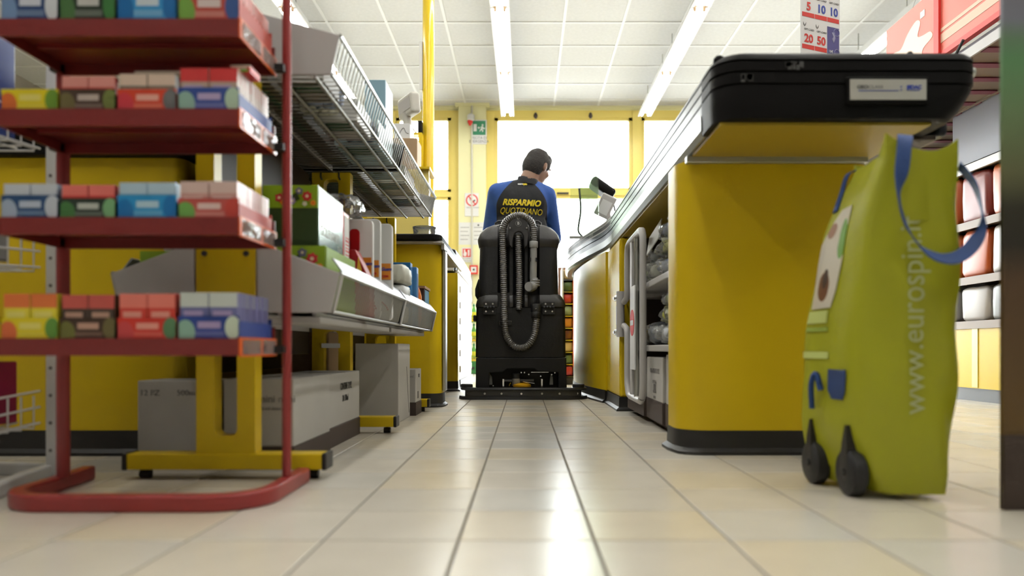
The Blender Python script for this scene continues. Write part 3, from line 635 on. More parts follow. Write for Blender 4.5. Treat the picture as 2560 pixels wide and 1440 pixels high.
# yellow cabinet behind L1 with the till display and boxes on top
K3 = T('storage_cabinet', 'tall narrow yellow cabinet behind the wire shelving', 'cabinet', (-.85, 4.5, 0))
bx(-1.10, -.62, 4.67, 4.90, 0, 1.41).ob('carcass', YEL, K3, bevel=.006)
bx(-.99, -.60, 4.655, 4.67, 1.0, 1.41).ob('door', YELF, K3); bx(-.66, -.59, 4.62, 4.9, 1.405, 1.418).ob('top_shelf', YEL, K3)
t = T('shelf_bracket', 'small yellow shelf fixed by the column with papers on it', 'shelf', (px(1043, 5.97), 5.97, pz(345, 5.97)))
bx(px(1028, 5.97), px(1057, 5.97), 5.93, 6.02, pz(340, 5.97), pz(335, 5.97)).ob('board', YEL, t); bx(px(1048, 5.97), px(1058, 5.97), 5.93, 6.02, pz(430, 5.97), pz(340, 5.97)).ob('bracket', YEL, t)
tag(bx(px(1046, 5.97), px(1056, 5.97), 5.935, 6.01, pz(335, 5.97), pz(305, 5.97)).ob('file_box', BLK), 'small black box file on the yellow shelf by the column', 'box file')
for i in range(2):
    o = bx(-.005, .005, -.035, .035, 0, .12).ob('paper_stack', (KRAFT, PAPER)[i]); o.location = (px(1034+i*7, 5.97), 5.97, pz(333, 5.97)); o.rotation_euler = (0, -.45-.2*i, 0)
    tag(o, ('brown leaning paper wad on the yellow shelf', 'white leaning paper wad on the yellow shelf')[i], 'papers')
d = 4.7
tag(bx(px(982, d), px(1043, d), d, d+.19, 1.418, pz(345, d)).ob('kraft_box', KRAFT, bevel=.003), 'brown cardboard box on top of the yellow cabinet', 'box')
t = T('white_box', 'white printed box stacked on the brown cardboard box', 'box', (px(1005, d), d, pz(345, d)))
bx(px(984, d), px(1024, d), d+.02, d+.18, pz(345, d)+.001, pz(306, d)).ob('body', PAPER, t, bevel=.003)
MB().tube(bez([(px(990+i*6, d), d+.019, pz(325+8*math.sin(i*1.7), d)) for i in range(6)], 5), .002, 5).ob('squiggle_print', INKG, t)
t = T('till_display', 'beige till display on a short pole above the stacked boxes', 'display', (px(1013, d), d+.1, pz(306, d)))
Bg = mat('beige_plastic', (.62, .60, .52), .45)
MB().tube([(px(1013, d), d+.1, pz(306, d)), (px(1012, d), d+.1, pz(290, d)), (px(1006, d), d+.1, pz(272, d))], [.028, .028, .034], 12).ob('neck', Bg, t, 40)
Mt = Matrix.Translation((px(1011, d), d+.12, pz(256, d))) @ Matrix.Rotation(-1.02, 4, 'Z') @ Matrix.Rotation(.10, 4, 'X')
MB().box(-.085, .14, -.035, .035, -.062, .072, Mt).ob('housing', Bg, t, bevel=.02, seg=4)
MB().box(-.06, .12, -.0375, -.0335, -.03, .045, Mt).ob('screen', GREY, t, bevel=.004)
for k in range(7): MB().box(-.0865, -.0835, -.02, .02, -.03+k*.012, -.024+k*.012, Mt).ob('vent_slot', INK, t)
t = T('clear_tub', 'clear plastic tub on the black top slab past the shelving', 'tub', (-.54, 4.0, .829))
MB().lathe([(.05, .829), (.06, .93), (.062, .93), (.052, .829)], -.54, 4.0, 20).ob('shell', CLEAR, t, 50)
MB().lathe([(.063, .93), (.064, .938), (.05, .941)], -.54, 4.0, 20).ob('lid', clear('tub_lid', (.8, .85, .85), .1, 1.4, None, .2), t, 50)

# ------------------------------------------------------------------ stack of green crates by the far wall
GRN = mat('green_plastic', (.03, .20, .05), .4); GRL = mat('leaf_green_plastic', (.10, .36, .04), .35); LBL = mat('yellow_label', (.85, .78, .05), .5)
d = 8.3; zb = 0
t = T('bottle_crate', 'dark green plastic crate at the bottom of the bottle stack', 'crate', (-.60, d+.15, 0))
m = MB(); m.box(-.80, -.42, d, d+.3, 0, .03); m.box(-.80, -.42, d, d+.02, .03, .14); m.box(-.80, -.78, d, d+.3, .03, .14); m.box(-.44, -.42, d, d+.3, .03, .14); m.box(-.80, -.42, d+.28, d+.3, .03, .14); m.ob('body', GRN, t, bevel=.004)
bx(-.66, -.56, d-.004, d, .05, .08).ob('hand_slot', INK, t); bx(-.82, -.40, d-.008, d+.3, .125, .14).ob('rim', GRN, t)
for k in range(3):
    z0 = .14 + k*.222
    t = T('bottle_tray', 'green cardboard tray of bottles, %s of the stack' % ('lowest', 'middle', 'topmost')[k], 'tray', (-.60, d+.15, z0))
    m = MB(); m.box(-.80, -.42, d, d+.3, z0, z0+.008); m.box(-.80, -.42, d, d+.006, z0, z0+.06); m.box(-.80, -.794, d, d+.3, z0, z0+.06); m.box(-.426, -.42, d, d+.3, z0, z0+.06); m.box(-.80, -.42, d+.294, d+.3, z0, z0+.06); m.ob('body', GRL, t)
    b = bx(-.80, -.42, d-.004, d, z0+.004, z0+.052).ob('label_band', LBL, t)
    text('ME LIQUIDO', .034, INK, b, (-.60, d-.0045, z0+.036), bold=.001); text('PIATTI & STOVIGLIE', .018, INKR, b, (-.60, d-.0045, z0+.013))
    for i in range(4):
        x = -.75+i*.09
        c = T('dish_soap_bottle', 'green dish soap bottle, %s in the %s tray of the stack' % (('first from the counter side', 'second', 'third', 'fourth')[i], ('lowest', 'middle', 'topmost')[k]), 'bottle', (x, d+.07, z0+.008), group='green bottles in the crate stack')
        MB().lathe([(.036, z0+.008), (.04, z0+.02), (.038, z0+.09), (.03, z0+.13), (.014, z0+.165), (.012, z0+.18)], x, d+.07, 14).ob('body', GRL, c, 50)
        MB().lathe([(.015, z0+.18), (.015, z0+.195), (.007, z0+.2), (.006, z0+.21)], x, d+.07, 10).ob('cap', GRN, c, 50)
        MB().lathe([(.0408, z0+.06), (.0415, z0+.062), (.0405, z0+.11), (.037, z0+.112)], x, d+.07, 14).ob('label', LBL, c, 50)

# ------------------------------------------------------------------ wire shelving (double-sided) on castered feet
XC = -.6435; UY = (1.60, 2.47, 3.32)
Gd = T('wire_shelving', 'double-sided shelving with yellow uprights and grey wire baskets on casters', 'shelving', (XC, 2.4, 0))
def upright(y):
    w, hw, r = .0245, .0635, .014; u = MB(); ys = (y-.005, y+.035)
    u.prism([(XC-hw, .05), (XC-w, .05), (XC-w, .868), (XC-hw, .868)], 'y', *ys); u.prism([(XC+w, .05), (XC+hw, .05), (XC+hw, .868), (XC+w, .868)], 'y', *ys)
    for z0, z1, a, b in ((.05, .095, 0, 1), (.34, .60, 1, 1), (.845, .868, 1, 0)):
        p = []
        p += ([(XC+c, z) for c, z in arc((w-r, z0-r), r, 0, PI/2, 4)] + [(XC+c, z) for c, z in arc((-w+r, z0-r), r, PI/2, PI, 4)]) if a else [(XC+w, z0), (XC-w, z0)]
        p += ([(XC+c, z) for c, z in arc((-w+r, z1+r), r, -PI, -PI/2, 4)] + [(XC+c, z) for c, z in arc((w-r, z1+r), r, -PI/2, 0, 4)]) if b else [(XC-w, z1), (XC+w, z1)]
        u.prism(p, 'y', *ys)
    o = u.ob('upright', YEL, Gd)
    for s in (-1, 1): MB().cyl((XC+s*.045, y-.005, .487), (XC+s*.045, y-.009, .487), .006, 10).ob('screw', INK, o)
    for s in (-1, 1): MB().tube([(XC+s*.03, y-.006, .845), (XC+s*.03, y-.02, .85), (XC+s*.03, y-.02, .865)], .003, 6).ob('hook', INK, o)
    bx(XC-.03, XC+.03, y-.012, y-.004, .285, .30).ob('clip', WHITE, o)
    f = bx(XC-.2115, XC+.2085, y-.01, y+.045, .022, .056).ob('foot', YEL, Gd, bevel=.003)
    bx(XC+.2085, XC+.2185, y-.011, y+.046, .021, .057).ob('foot_cap', PLI, f, bevel=.002); bx(XC-.2215, XC-.2115, y-.011, y+.046, .021, .057).ob('foot_cap', PLI, f, bevel=.002)
    for s in (-1, 1):
        m = MB(); x = XC+s*.183
        m.cyl((x-.011, y+.018, .0095), (x+.011, y+.018, .0095), .0095, 12); m.box(x-.004, x+.004, y+.012, y+.024, .01, .023); m.ob('caster', RUB, f, 50)
for y in UY: upright(y)
def basket(side, y0, y1, z0, step, strip, lower):
    sx = lambda x: XC + side*x
    xb, xf, xt = .068 if lower else .004, .2265, .2455; zt = z0+.085
    b = MB().tube([(sx(xt), y0, zt), (sx(xt), y1, zt)], .0045, 8).ob('basket', WIRE, Gd)
    prof = [(sx(xb), z0), (sx(xf), z0), (sx(xt), zt), (sx(xb), z0+.152)]
    for y in (y0-.004, y1-.004): MB().prism(prof, 'y', y, y+.006).ob('end_panel', GREY, b, bevel=.0015)
    m = MB(); n = int((y1-y0)/step)
    for i in range(1, n):
        y = y0 + (y1-y0)*i/n
        m.tube([(sx(xb), y, z0+.005), (sx(xf-.008), y, z0+.005), (sx(xf-.001), y, z0+.011), (sx(xt-.001), y, zt)], .0016 if not lower else .0015, 5)
    tag(m.ob('wire_grille', WIRE, b, 60), kind='stuff')
    m = MB()
    for x, r in ((.19, .0045), (.115, .0045)): m.tube([(sx(x), y0, z0-.003), (sx(x), y1, z0-.003)], r, 8)
    m.ob('floor_rods', WIRE, b, 60)
    MB().tube([(sx(xf), y0, z0+.002), (sx(xf), y1, z0+.002)], .004, 8).ob('front_rod', WIRE, b, 60)
    bx(min(sx(xb), sx(xb-.006)), max(sx(xb), sx(xb-.006)), y0, y1, z0, z0+.15).ob('back_plate', GREY, b)
    if lower:
        m = MB()
        for ya, yb in ((y0, y0+.014), (y1-.014, y1)):
            m.add([(sx(xf+.002), ya, z0), (sx(xf+.002), yb, z0), (sx(xt+.002), yb, zt), (sx(xt+.002), ya, zt), (sx(xf+.005), ya, z0), (sx(xf+.005), yb, z0), (sx(xt+.005), yb, zt), (sx(xt+.005), ya, zt)], [(0, 1, 2, 3), (7, 6, 5, 4), (0, 4, 5, 1), (1, 5, 6, 2), (2, 6, 7, 3), (3, 7, 4, 0)])
        m.ob('corner_flange', GREY, b)
        bx(sx(xb) if side > 0 else sx(xf-.03), sx(xf-.03) if side > 0 else sx(xb), y0+.02, y1-.02, z0-.022, z0-.008).ob('under_brace', GREY, b)
    if strip:
        m = MB(); ya, yb = y0+.03, y1-.012
        m.add([(sx(xt+.003), ya, zt+.002), (sx(xt+.003), yb, zt+.002), (sx(xt-.024), yb, zt+.037), (sx(xt-.024), ya, zt+.037), (sx(xt+.0005), ya, zt), (sx(xt+.0005), yb, zt), (sx(xt-.0265), yb, zt+.035), (sx(xt-.0265), ya, zt+.035)], [(0, 1, 2, 3), (7, 6, 5, 4), (0, 4, 5, 1), (1, 5, 6, 2), (2, 6, 7, 3), (3, 7, 4, 0)])
        m.ob('price_strip', mat('price_strip', (.30, .32, .34), .3), b)
ZU, ZW = .873, .36
basket(1, UY[0], UY[1], ZU, .027, False, False); basket(1, UY[1], UY[2], ZU, .027, True, False)
basket(1, UY[0], UY[1], ZW, .021, True, True); basket(1, UY[1], UY[2], ZW, .021, True, True)
for i in (0, 1): bx(-.722, -.716, UY[i]+.04, UY[i+1]-.006, .265, .862).ob('added_dark_panel', DARKB, Gd)  # dark panels added to darken the gaps between the baskets
for lo, z in ((False, ZU), (True, ZW)):
    for i in (0, 1): basket(-1, UY[i], UY[i+1], z, .026, lo, lo)

# goods on the shelving ----------------------------------------------------------
FL = {}
def col(c, r=.5):
    k = (c, r)
    if k not in FL: FL[k] = mat('print_%d_%d_%d' % c, c, r)
    return FL[k]
def flowers(parent, x0, x1, y, z0, z1, rnd):
    """painted flower band on a box front"""
    h = z1-z0
    items = [(.0, .45, .30, (196, 40, 60), 5), (.10, .6, .22, (205, 60, 90), 5), (.06, .25, .2, (240, 150, 30), 8), (.26, .45, .32, (38, 60, 22), 4), (.33, .75, .26, (110, 110, 135), 5), (.22, .3, .22, (150, 130, 160), 5), (.46, .52, .34, (205, 50, 55), 7), (.42, .18, .16, (235, 235, 225), 5), (.56, .22, .2, (240, 150, 40), 8), (.15, .8, .15, (60, 70, 40), 4)]
    for u, v, r, c, n in items:
        cx = x1 - (1-u)*.62*(x1-x0)/.62*.62 if False else x0 + (x1-x0)*(.30+u*1.1); cz = z0+h*v; R = r*h*.72
        if cx+R > x1 or cx-R < x0: continue
        p = [(cx + R*(1 if i % 2 == 0 else .72)*math.cos(PI*i/n+u*5), cz + R*(1 if i % 2 == 0 else .72)*math.sin(PI*i/n+u*5)) for i in range(2*n)]
        MB().prism(p, 'y', y-.0012-.0004*(n % 3), y-.0001).ob('flower_print', col(c), parent)
        if n in (5, 7, 8): MB().prism(arc((cx, cz), R*.3, 0, 2*PI, 8)[:-1], 'y', y-.0022, y-.001).ob('flower_heart', col((240, 225, 190) if n != 8 else (220, 110, 30)), parent)
LIME = col((138, 172, 40), .35); DGR = col((52, 74, 40), .4); TEAL = col((70, 105, 92), .18)
def tea_box(x0, x1, y0, y1, z0, z1, band, label, side_text=True, sm=TEAL):
    t = T('tea_box', label, 'box', ((x0+x1)/2, (y0+y1)/2, z0)); zb = z1-band
    bx(x0, x1, y0, y1, z0, z1).ob('body', DGR, t, bevel=.002)
    b = bx(x0-.0008, x1-.0, y0-.001, y0+.01, zb, z1+.0008).ob('flower_band', LIME, t)
    flowers(b, x0, x1, y0-.001, zb, z1, random)
    bx(x1, x1+.0012, y0+.004, y1, z0+.004, z1-.001).ob('side_label', sm, t)
    if side_text:
        text('GOLFHANYI', .034, PAPER, t, (x1+.0014, (y0+y1)/2-.01, z0+.045), (PI/2, 0, PI/2), sx=.95); text('12oz', .02, PAPER, t, (x1+.0014, y1-.035, z0+.022), (PI/2, 0, PI/2))
    return t
tea_box(-.60, -.447, 1.665, 1.95, ZW+.008, .513, .06, 'green flowered tea box lying under the taller one on the lower wire shelf', False, LIME)
tea_box(-.605, -.478, 1.715, 1.945, .5145, .66, .052, 'tall dark green tea box with flowered lime top on the lower wire shelf')
tea_box(-.86, -.72, 1.66, 1.9, ZW+.008, .50, .05, 'green flowered tea box on the far side of the shelving behind the rack', False, LIME)
t = T('matches_box', 'tall red box with barcode beside the dark green tea box', 'box', (-.53, 1.99, ZW+.006))
bx(-.585, -.478, 1.955, 2.02, ZW+.008, .645).ob('body', col((196, 40, 28), .35), t, bevel=.002)
bx(-.4782, -.4768, 1.965, 2.015, .43, .635).ob('barcode_label', PAPER, t)
for k in range(14): bx(-.477, -.4762, 1.975, 2.012, .46+k*.009, .463+k*.009+.002*(k % 3 == 0)).ob('barcode_bar', INKR, t)
t = T('lighter_display', 'small red display box with flame print in front of the white packs', 'box', (-.47, 2.07, ZW+.006))
m = MB(); m.prism([(-.53, ZW+.008), (-.425, ZW+.008), (-.425, .47), (-.465, .555), (-.53, .555)], 'y', 2.035, 2.10); m.ob('body', col((160, 24, 28), .3), t, bevel=.002)
MB().prism([(-.462, .47), (-.45, .475), (-.447, .50), (-.456, .535), (-.459, .505), (-.464, .49)], 'y', 2.0335, 2.0352).ob('flame_print', col((240, 200, 60)), t)
bx(-.452, -.436, 2.0333, 2.0352, .455, .485).ob('logo_print', col((60, 80, 150)), t); bx(-.449, -.439, 2.0325, 2.0335, .46, .472).ob('logo_bar', PAPER, t)
for i, (x1, y, zt, lab) in enumerate(((-.437, 2.135, .655, 'white blister pack with red capped lighter, nearest of three'), (-.428, 2.20, .668, 'white blister pack with orange label, middle of three'), (-.408, 2.285, .668, 'white blister pack furthest along, third of three'))):
    t = T('blister_pack', lab, 'pack', (x1-.07, y, ZW+.006), group='white blister packs on the lower wire shelf')
    MB().prism(rrect(x1-.15, x1, ZW+.009, zt, .014), 'y', y, y+.02).ob('card', PAPER, t, bevel=.002)
    bx(x1-.033, x1-.004, y-.0012, y, .495, .545).ob('orange_label', col((225, 140, 40)), t)
    text('Gusm', .0135, INKB, t, (x1-.0185, y-.0014, .527), shear=.3, bold=.0006); text('GSM', .010, INKR, t, (x1-.021, y-.0014, .505), bold=.0005)
    if i == 0:
        MB().prism(rrect(x1-.064, x1-.037, .50, .56, .0035), 'y', y-.008, y).ob('lighter_body', col((205, 205, 200)), t); MB().prism(rrect(x1-.064, x1-.037, .56, .626, .010), 'y', y-.009, y).ob('lighter_cap', col((176, 26, 30), .3), t)
    MB().tube(bez([(x1-.06, y-.001, .41), (x1-.04, y-.001, .43), (x1-.02, y-.001, .415), (x1-.012, y-.001, .40)], 4), .0015, 5).ob('ribbon_print', INKR, t)
tag(soft(MB(), (-.515, 2.12, .69), (.05, .08, .028), 2.4, .3, 24, 12, 3).ob('clear_bag', CLEAR, None, 25), 'crumpled clear plastic bag between the tea box and the white packs', 'bag')
WIP = [pmat('wipes_print', (205, 205, 190), [('e', .45, .6, .25, .14, (70, 110, 70)), ('r', .3, .6, .55, .6, (230, 235, 225))]), pmat('wipes_print_b', (200, 203, 200), [('e', .3, .5, .2, .2, (90, 120, 170)), ('e', .6, .55, .12, .16, (90, 140, 80)), ('r', .5, .75, .25, .33, (190, 70, 80))]), pmat('wipes_print_c', (196, 198, 188), [('e', .5, .5, .2, .2, (150, 165, 150))])]
for i, (z, k) in enumerate(((ZW+.045, 2), (ZW+.113, 1), (ZW+.18, 0))):
    o = soft(MB(), (-.485+.006*i, 2.63-.01*i, z), (.066, .088, .034), 5.5, .07, 28, 12, i+20).ob('wipes_pack', WIP[k], None, 40)
    tag(o, ('bottom', 'middle', 'top')[i] + ' white wet wipes pack of the pile on the lower wire shelf', 'wipes', 'wet wipes packs')
t = T('blue_box', 'upright blue box behind the wipes packs', 'box', (-.49, 2.87, ZW+.006)); bx(-.56, -.438, 2.85, 2.90, ZW+.008, .615).ob('body', col((38, 116, 176), .35), t, bevel=.003); MB().prism(arc((-.50, .56), .018, 0, 2*PI, 12)[:-1], 'y', 2.848, 2.8502).ob('fruit_print', col((230, 150, 50)), t)
t = T('blue_box', 'pale blue box next to the orange packs at the shelf end', 'box', (-.48, 2.96, ZW+.006)); bx(-.55, -.425, 2.925, 2.97, ZW+.008, .605).ob('body', col((90, 150, 205), .35), t, bevel=.003); bx(-.425, -.4242, 2.93, 2.965, .40, .58).ob('side_label', col((60, 100, 150)), t)
o = soft(MB(), (-.465, 3.03, .455), (.045, .035, .09), 3.2, .08, 18, 10, 31).ob('orange_pack', pmat('orange_pack_print', (225, 120, 30), [('e', .5, .75, .4, .2, (215, 70, 30)), ('e', .6, .5, .25, .2, (235, 190, 60)), ('e', .55, .2, .2, .15, (150, 120, 150))]), None, 50); tag(o, 'orange printed snack pack leaning at the shelf end', 'pack')
t = T('open_carton', 'dark open carton with tan lid at the end of the lower shelf', 'box', (-.48, 3.18, ZW+.006)); bx(-.54, -.42, 3.10, 3.26, ZW+.008, .535).ob('body', BRN, t); bx(-.545, -.415, 3.09, 3.27, .535, .545).ob('lid', KRAFT, t); bx(-.42, -.4185, 3.12, 3.25, ZW+.02, .53).ob('side_label', col((60, 130, 165)), t)
# upper baskets
up = [(-.632, -.575, 1.66, 2.42, .09, (92, 86, 78), 'long dark grey box at the back of the first upper basket'), (-.632, -.57, 2.5, 3.26, .09, (110, 104, 92), 'long taupe box at the back of the second upper basket'), (-.86, -.66, 1.64, 2.02, .10, (96, 92, 88), 'grey box in the upper basket on the far side, near end'), (-.86, -.66, 2.05, 2.43, .10, (120, 112, 100), 'taupe box in the upper basket on the far side, middle'), (-.86, -.66, 2.5, 3.2, .10, (84, 80, 76), 'dark box in the upper basket on the far side, last'), (-.535, -.465, 2.46-.02, 2.62, .30, (150, 185, 200), 'tall pale blue box rising out of the upper wire basket'),
      (-.56, -.43, 2.18, 2.42, .075, (170, 200, 205), 'pale blue box at the far end of the first upper basket'),
      (-.555, -.44, 1.95, 2.12, .06, (205, 205, 200), 'white flat box in the middle of the first upper basket'),
      (-.56, -.45, 1.66, 1.80, .05, (120, 115, 105), 'grey flat box at the near end of the first upper basket'),
      (-.55, -.43, 2.66, 2.90, .06, (215, 205, 175), 'cream flat box in the second upper basket'),
      (-.55, -.44, 2.95, 3.12, .05, (90, 85, 80), 'dark flat box in the second upper basket')]
for x0, x1, y0, y1, h, c, lab in up:
    if y0 < 2.48 < y1: y0 = 2.48
    t = T('flat_box', lab, 'box', ((x0+x1)/2, (y0+y1)/2, ZU+.006)); bx(x0, x1, y0, y1, ZU+.0085, ZU+.01+h).ob('body', col(c, .4), t, bevel=.002)
    bx(x0+.02, x1-.02, y0+.02, (y0+y1)/2, ZU+.0078, ZU+.0087).ob('print_patch', col((60, 95, 70)), t)
o = T('slipper_pack', 'clear tray with green label sticking through the first upper basket', 'pack', (-.49, 2.30, ZU)); 
for i, (c, yy, xx) in enumerate(((0, 1.84, -.50), (1, 1.90, -.53), (4, 2.14, -.48))):
    tag(soft(MB(), (xx, yy, ZU+.04), (.05, .045, .028), 2.5, .3, 20, 10, 60+i).ob('wrapped_toy', CM[c]), '%s crumpled pack in the first upper wire basket' % ('blue-grey', 'pale cream', 'dark slate')[i], 'pack')
bpy.data.objects.remove(o)
tag(soft(MB(), (-.80, 1.75, .56), (.055, .06, .05), 2.4, .3, 20, 12, 77).ob('white_bag', PAPER, None, 40), 'white crumpled bag behind the red rack on the shelving', 'bag')
bpy.data.objects['white_bag'].location.z = .5015

# cartons under the shelving
carton('floor_carton', -.935, -.765, 1.79, 1.93, .205, 'white carton behind the yellow upright, nearest the black plinth', .035, 'y', (('12 PZ', .02, .03, .03), ('500ml', .02, .12, .03)))
t = carton('floor_carton', -.705, -.541, 1.735, 2.06, .212, 'white carton with small front print just behind the red post', .052, 'y', (('mini mini', .024, .125, .048), ('500 ml detergente', .011, .12, .07)))
carton('floor_carton', -.72, -.548, 2.075, 2.46, .21, 'white carton marked CONTIENE 12 PZ beside the first wheel foot', .056, 'x1', (('CONTIENE 12 PZ.', .030, .20, .042), ('DA 500ml', .028, .19, .078)))
t = carton('floor_carton', -.640, -.476, 2.80, 3.08, .302, 'tall plain grey-white carton standing past the second foot', 0, 'y', ())
MB().tube([(-.4755, 2.99, .21), (-.4755, 3.05, .02)], .0012, 5).ob('flap_edge', INKG, t)
carton('floor_carton', -.76, -.65, 2.66, 2.78, .30, 'grey-white carton leaning behind the tall plain carton', 0, 'y', ())
t = carton('floor_carton', -.535, -.458, 3.12, 3.285, .196, 'small white carton by the yellow checkout plinth', .055, 'x1', (('12 PZ', .022, .09, .03),))
text('DA 500ml', .016, INKG, t, (-.50, 3.119, .165))
for k in range(5): bx(-.4575, -.4565, 3.17+k*.006, 3.173+k*.006, .07, .1).ob('barcode_bar', INKG, t)
carton('kraft_carton', -.80, -.66, 2.50, 2.64, .34, 'brown cardboard carton in the shade under the lower shelf', 0, 'y', (), m=KRAFT)
# ------------------------------------------------------------------ red counter rack in the foreground
Rk = T('display_rack', 'red metal display rack with four trays of small packs', 'rack', (-.70, 1.42, 0))
XA, XB, YF, YP = -.918, -.470, 1.285, 1.468
def flatbar(pts, w, z0, z1, name, m, parent):
    n = len(pts); rings = []
    for i in range(n):
        a = Vector(pts[max(i-1, 0)]); b = Vector(pts[min(i+1, n-1)]); t = (b-a).normalized(); nn = Vector((-t.y, t.x))*w/2; p = Vector(pts[i])
        rings.append([(p.x+nn.x, p.y+nn.y, z0), (p.x-nn.x, p.y-nn.y, z0), (p.x-nn.x, p.y-nn.y, z1), (p.x+nn.x, p.y+nn.y, z1)])
    return MB().loft(rings).ob(name, m, parent, 40, bevel=.005, seg=3)
base = [(XA-.022, 1.60), (XA-.006, 1.45)] + [(x, y) for x, y in arc((XA+.085, 1.372), .088, PI, 1.5*PI, 8)] + [(x, y) for x, y in arc((XB-.085, 1.372), .088, 1.5*PI, 2*PI, 8)] + [(XB+.003, 1.45), (XB+.001, 1.575)]
flatbar(base, .028, 0, .030, 'base_frame', RED, Rk)
for x in (XA+.004, XB-.001): MB().cyl((x, YP, .028), (x, YP, 1.15), .0088 if x > -.6 else .0125, 14).ob('post', RED, Rk, 50)
TZ = (.294, .503, .690, .845)
TL, TR = -.905, -.492
for z in TZ:
    m = MB(); m.box(TL, TR, 1.28, 1.462, z-.003, z)
    tr_ = m.ob('tray', REDT, Rk)
    bx(TL, TR, 1.276, 1.281, z-.024, z+.006).ob('front_lip', REDT, tr_); bx(TL, TR, 1.458, 1.463, z-.024, z+.03).ob('back_lip', REDT, tr_)
    bx(TL-.003, TL, 1.276, 1.463, z-.024, z+.006).ob('side_lip', REDT, tr_)
    bx(TR, TR+.003, 1.276, 1.463, z-.026, z+.008).ob('side_lip', ORG, tr_)
    bx(TR+.003, TR+.0042, 1.285, 1.375, z-.022, z+.004).ob('side_label', CLEAR, tr_); bx(TR+.003, TR+.0042, 1.385, 1.455, z-.022, z+.004).ob('side_label', CLEAR, tr_)
    bx(TL+.01, TR-.01, 1.36, 1.366, z-.012, z-.003).ob('stiffener', REDT, tr_)
    for x in (TL, TR): bx(min(x, x+(.022 if x > -.6 else -.022)), max(x, x+(.022 if x > -.6 else -.022)), 1.445, 1.462, z-.02, z-.006).ob('bracket', PLI, tr_)
# print palettes: (base, layers)
BW = (225, 222, 214)
def facing(base, logo, blob, blob2=None):
    ly = [('e', .12, .35, .16, .5, blob), ('r', .32, .70, .52, .78, logo), ('r', .28, .76, .22, .40, tuple(int(b*.6+l*.4) for b, l in zip(base, logo)))]
    if blob2: ly.append(('e', .9, .55, .13, .45, blob2))
    return pmat('display_print', base, ly, .35)
def packm(base, top, band, blob): return pmat('pack_print', base, [('r', 0, 1, .70, 1, top), ('r', .12, .8, .45, .62, band), ('e', .7, .25, .22, .22, blob)], .3)
SPEC = {   # per tray: four facings of (carton print, pack print, carton height, pack height, colour words, carton words)
 3: [((30, 62, 110), (220, 225, 235), (120, 150, 190), (225, 230, 235), (196, 205, 215), (40, 80, 130), .060, .075, 'navy and white'),
     ((34, 48, 34), (205, 205, 200), (70, 110, 60), (60, 120, 60), (70, 90, 60), (210, 215, 200), .060, .075, 'dark green'),
     ((52, 146, 205), (215, 228, 235), (20, 105, 170), (20, 105, 170), (120, 190, 225), (230, 235, 240), .060, .075, 'sky blue'),
     ((186, 74, 60), (232, 215, 210), (120, 165, 70), (60, 90, 150), (200, 90, 80), (225, 200, 190), .055, .075, 'red and lime')],
 2: [((226, 206, 24), (235, 222, 120), (215, 110, 50), (110, 150, 50), (226, 206, 24), (235, 222, 120), .042, .042, 'yellow lemon'),
     ((70, 52, 40), (190, 175, 165), (110, 100, 60), (110, 120, 60), (196, 70, 60), (225, 150, 140), .042, .066, 'brown'),
     ((208, 68, 40), (235, 175, 160), (205, 60, 70), (110, 110, 110), (130, 120, 105), (225, 200, 180), .042, .070, 'orange-red'),
     ((52, 78, 150), (190, 170, 205), (150, 185, 170), (190, 215, 190), (190, 165, 150), (205, 60, 60), .045, .080, 'royal blue')],
 1: [((38, 74, 118), (196, 206, 220), (170, 185, 205), (205, 212, 222), (120, 140, 170), (210, 216, 224), .045, .066, 'steel blue'),
     ((40, 54, 44), (190, 195, 185), (70, 120, 65), (120, 170, 120), (206, 62, 56), (230, 120, 110), .040, .064, 'bottle green'),
     ((40, 146, 205), (190, 220, 235), (20, 112, 178), (20, 112, 178), (110, 172, 208), (190, 215, 230), .045, .068, 'cyan blue'),
     ((190, 84, 76), (232, 205, 198), (110, 165, 80), (196, 70, 60), (214, 160, 150), (225, 195, 185), .040, .070, 'red floral')],
 0: [((228, 208, 26), (238, 226, 120), (220, 110, 60), (100, 150, 60), (232, 216, 60), (225, 120, 60), .042, .084, 'yellow citrus'),
     ((66, 46, 34), (190, 150, 130), (110, 110, 50), (110, 100, 60), (74, 60, 50), (196, 90, 80), .042, .082, 'chocolate brown'),
     ((205, 52, 40), (235, 160, 145), (200, 70, 70), (90, 130, 90), (214, 70, 56), (235, 130, 115), .042, .084, 'scarlet'),
     ((40, 66, 140), (180, 160, 200), (150, 190, 170), (215, 228, 205), (110, 112, 160), (215, 222, 214), .045, .086, 'cobalt blue')]}
EDG = [px(v, 1.285) for v in (2, 148, 292, 444, 600)]
WHR = pmat('pack_side_print', (226, 224, 216), [('n', 9, .56, (190, 120, 110)), ('n', 14, .60, (150, 160, 150))], .3)
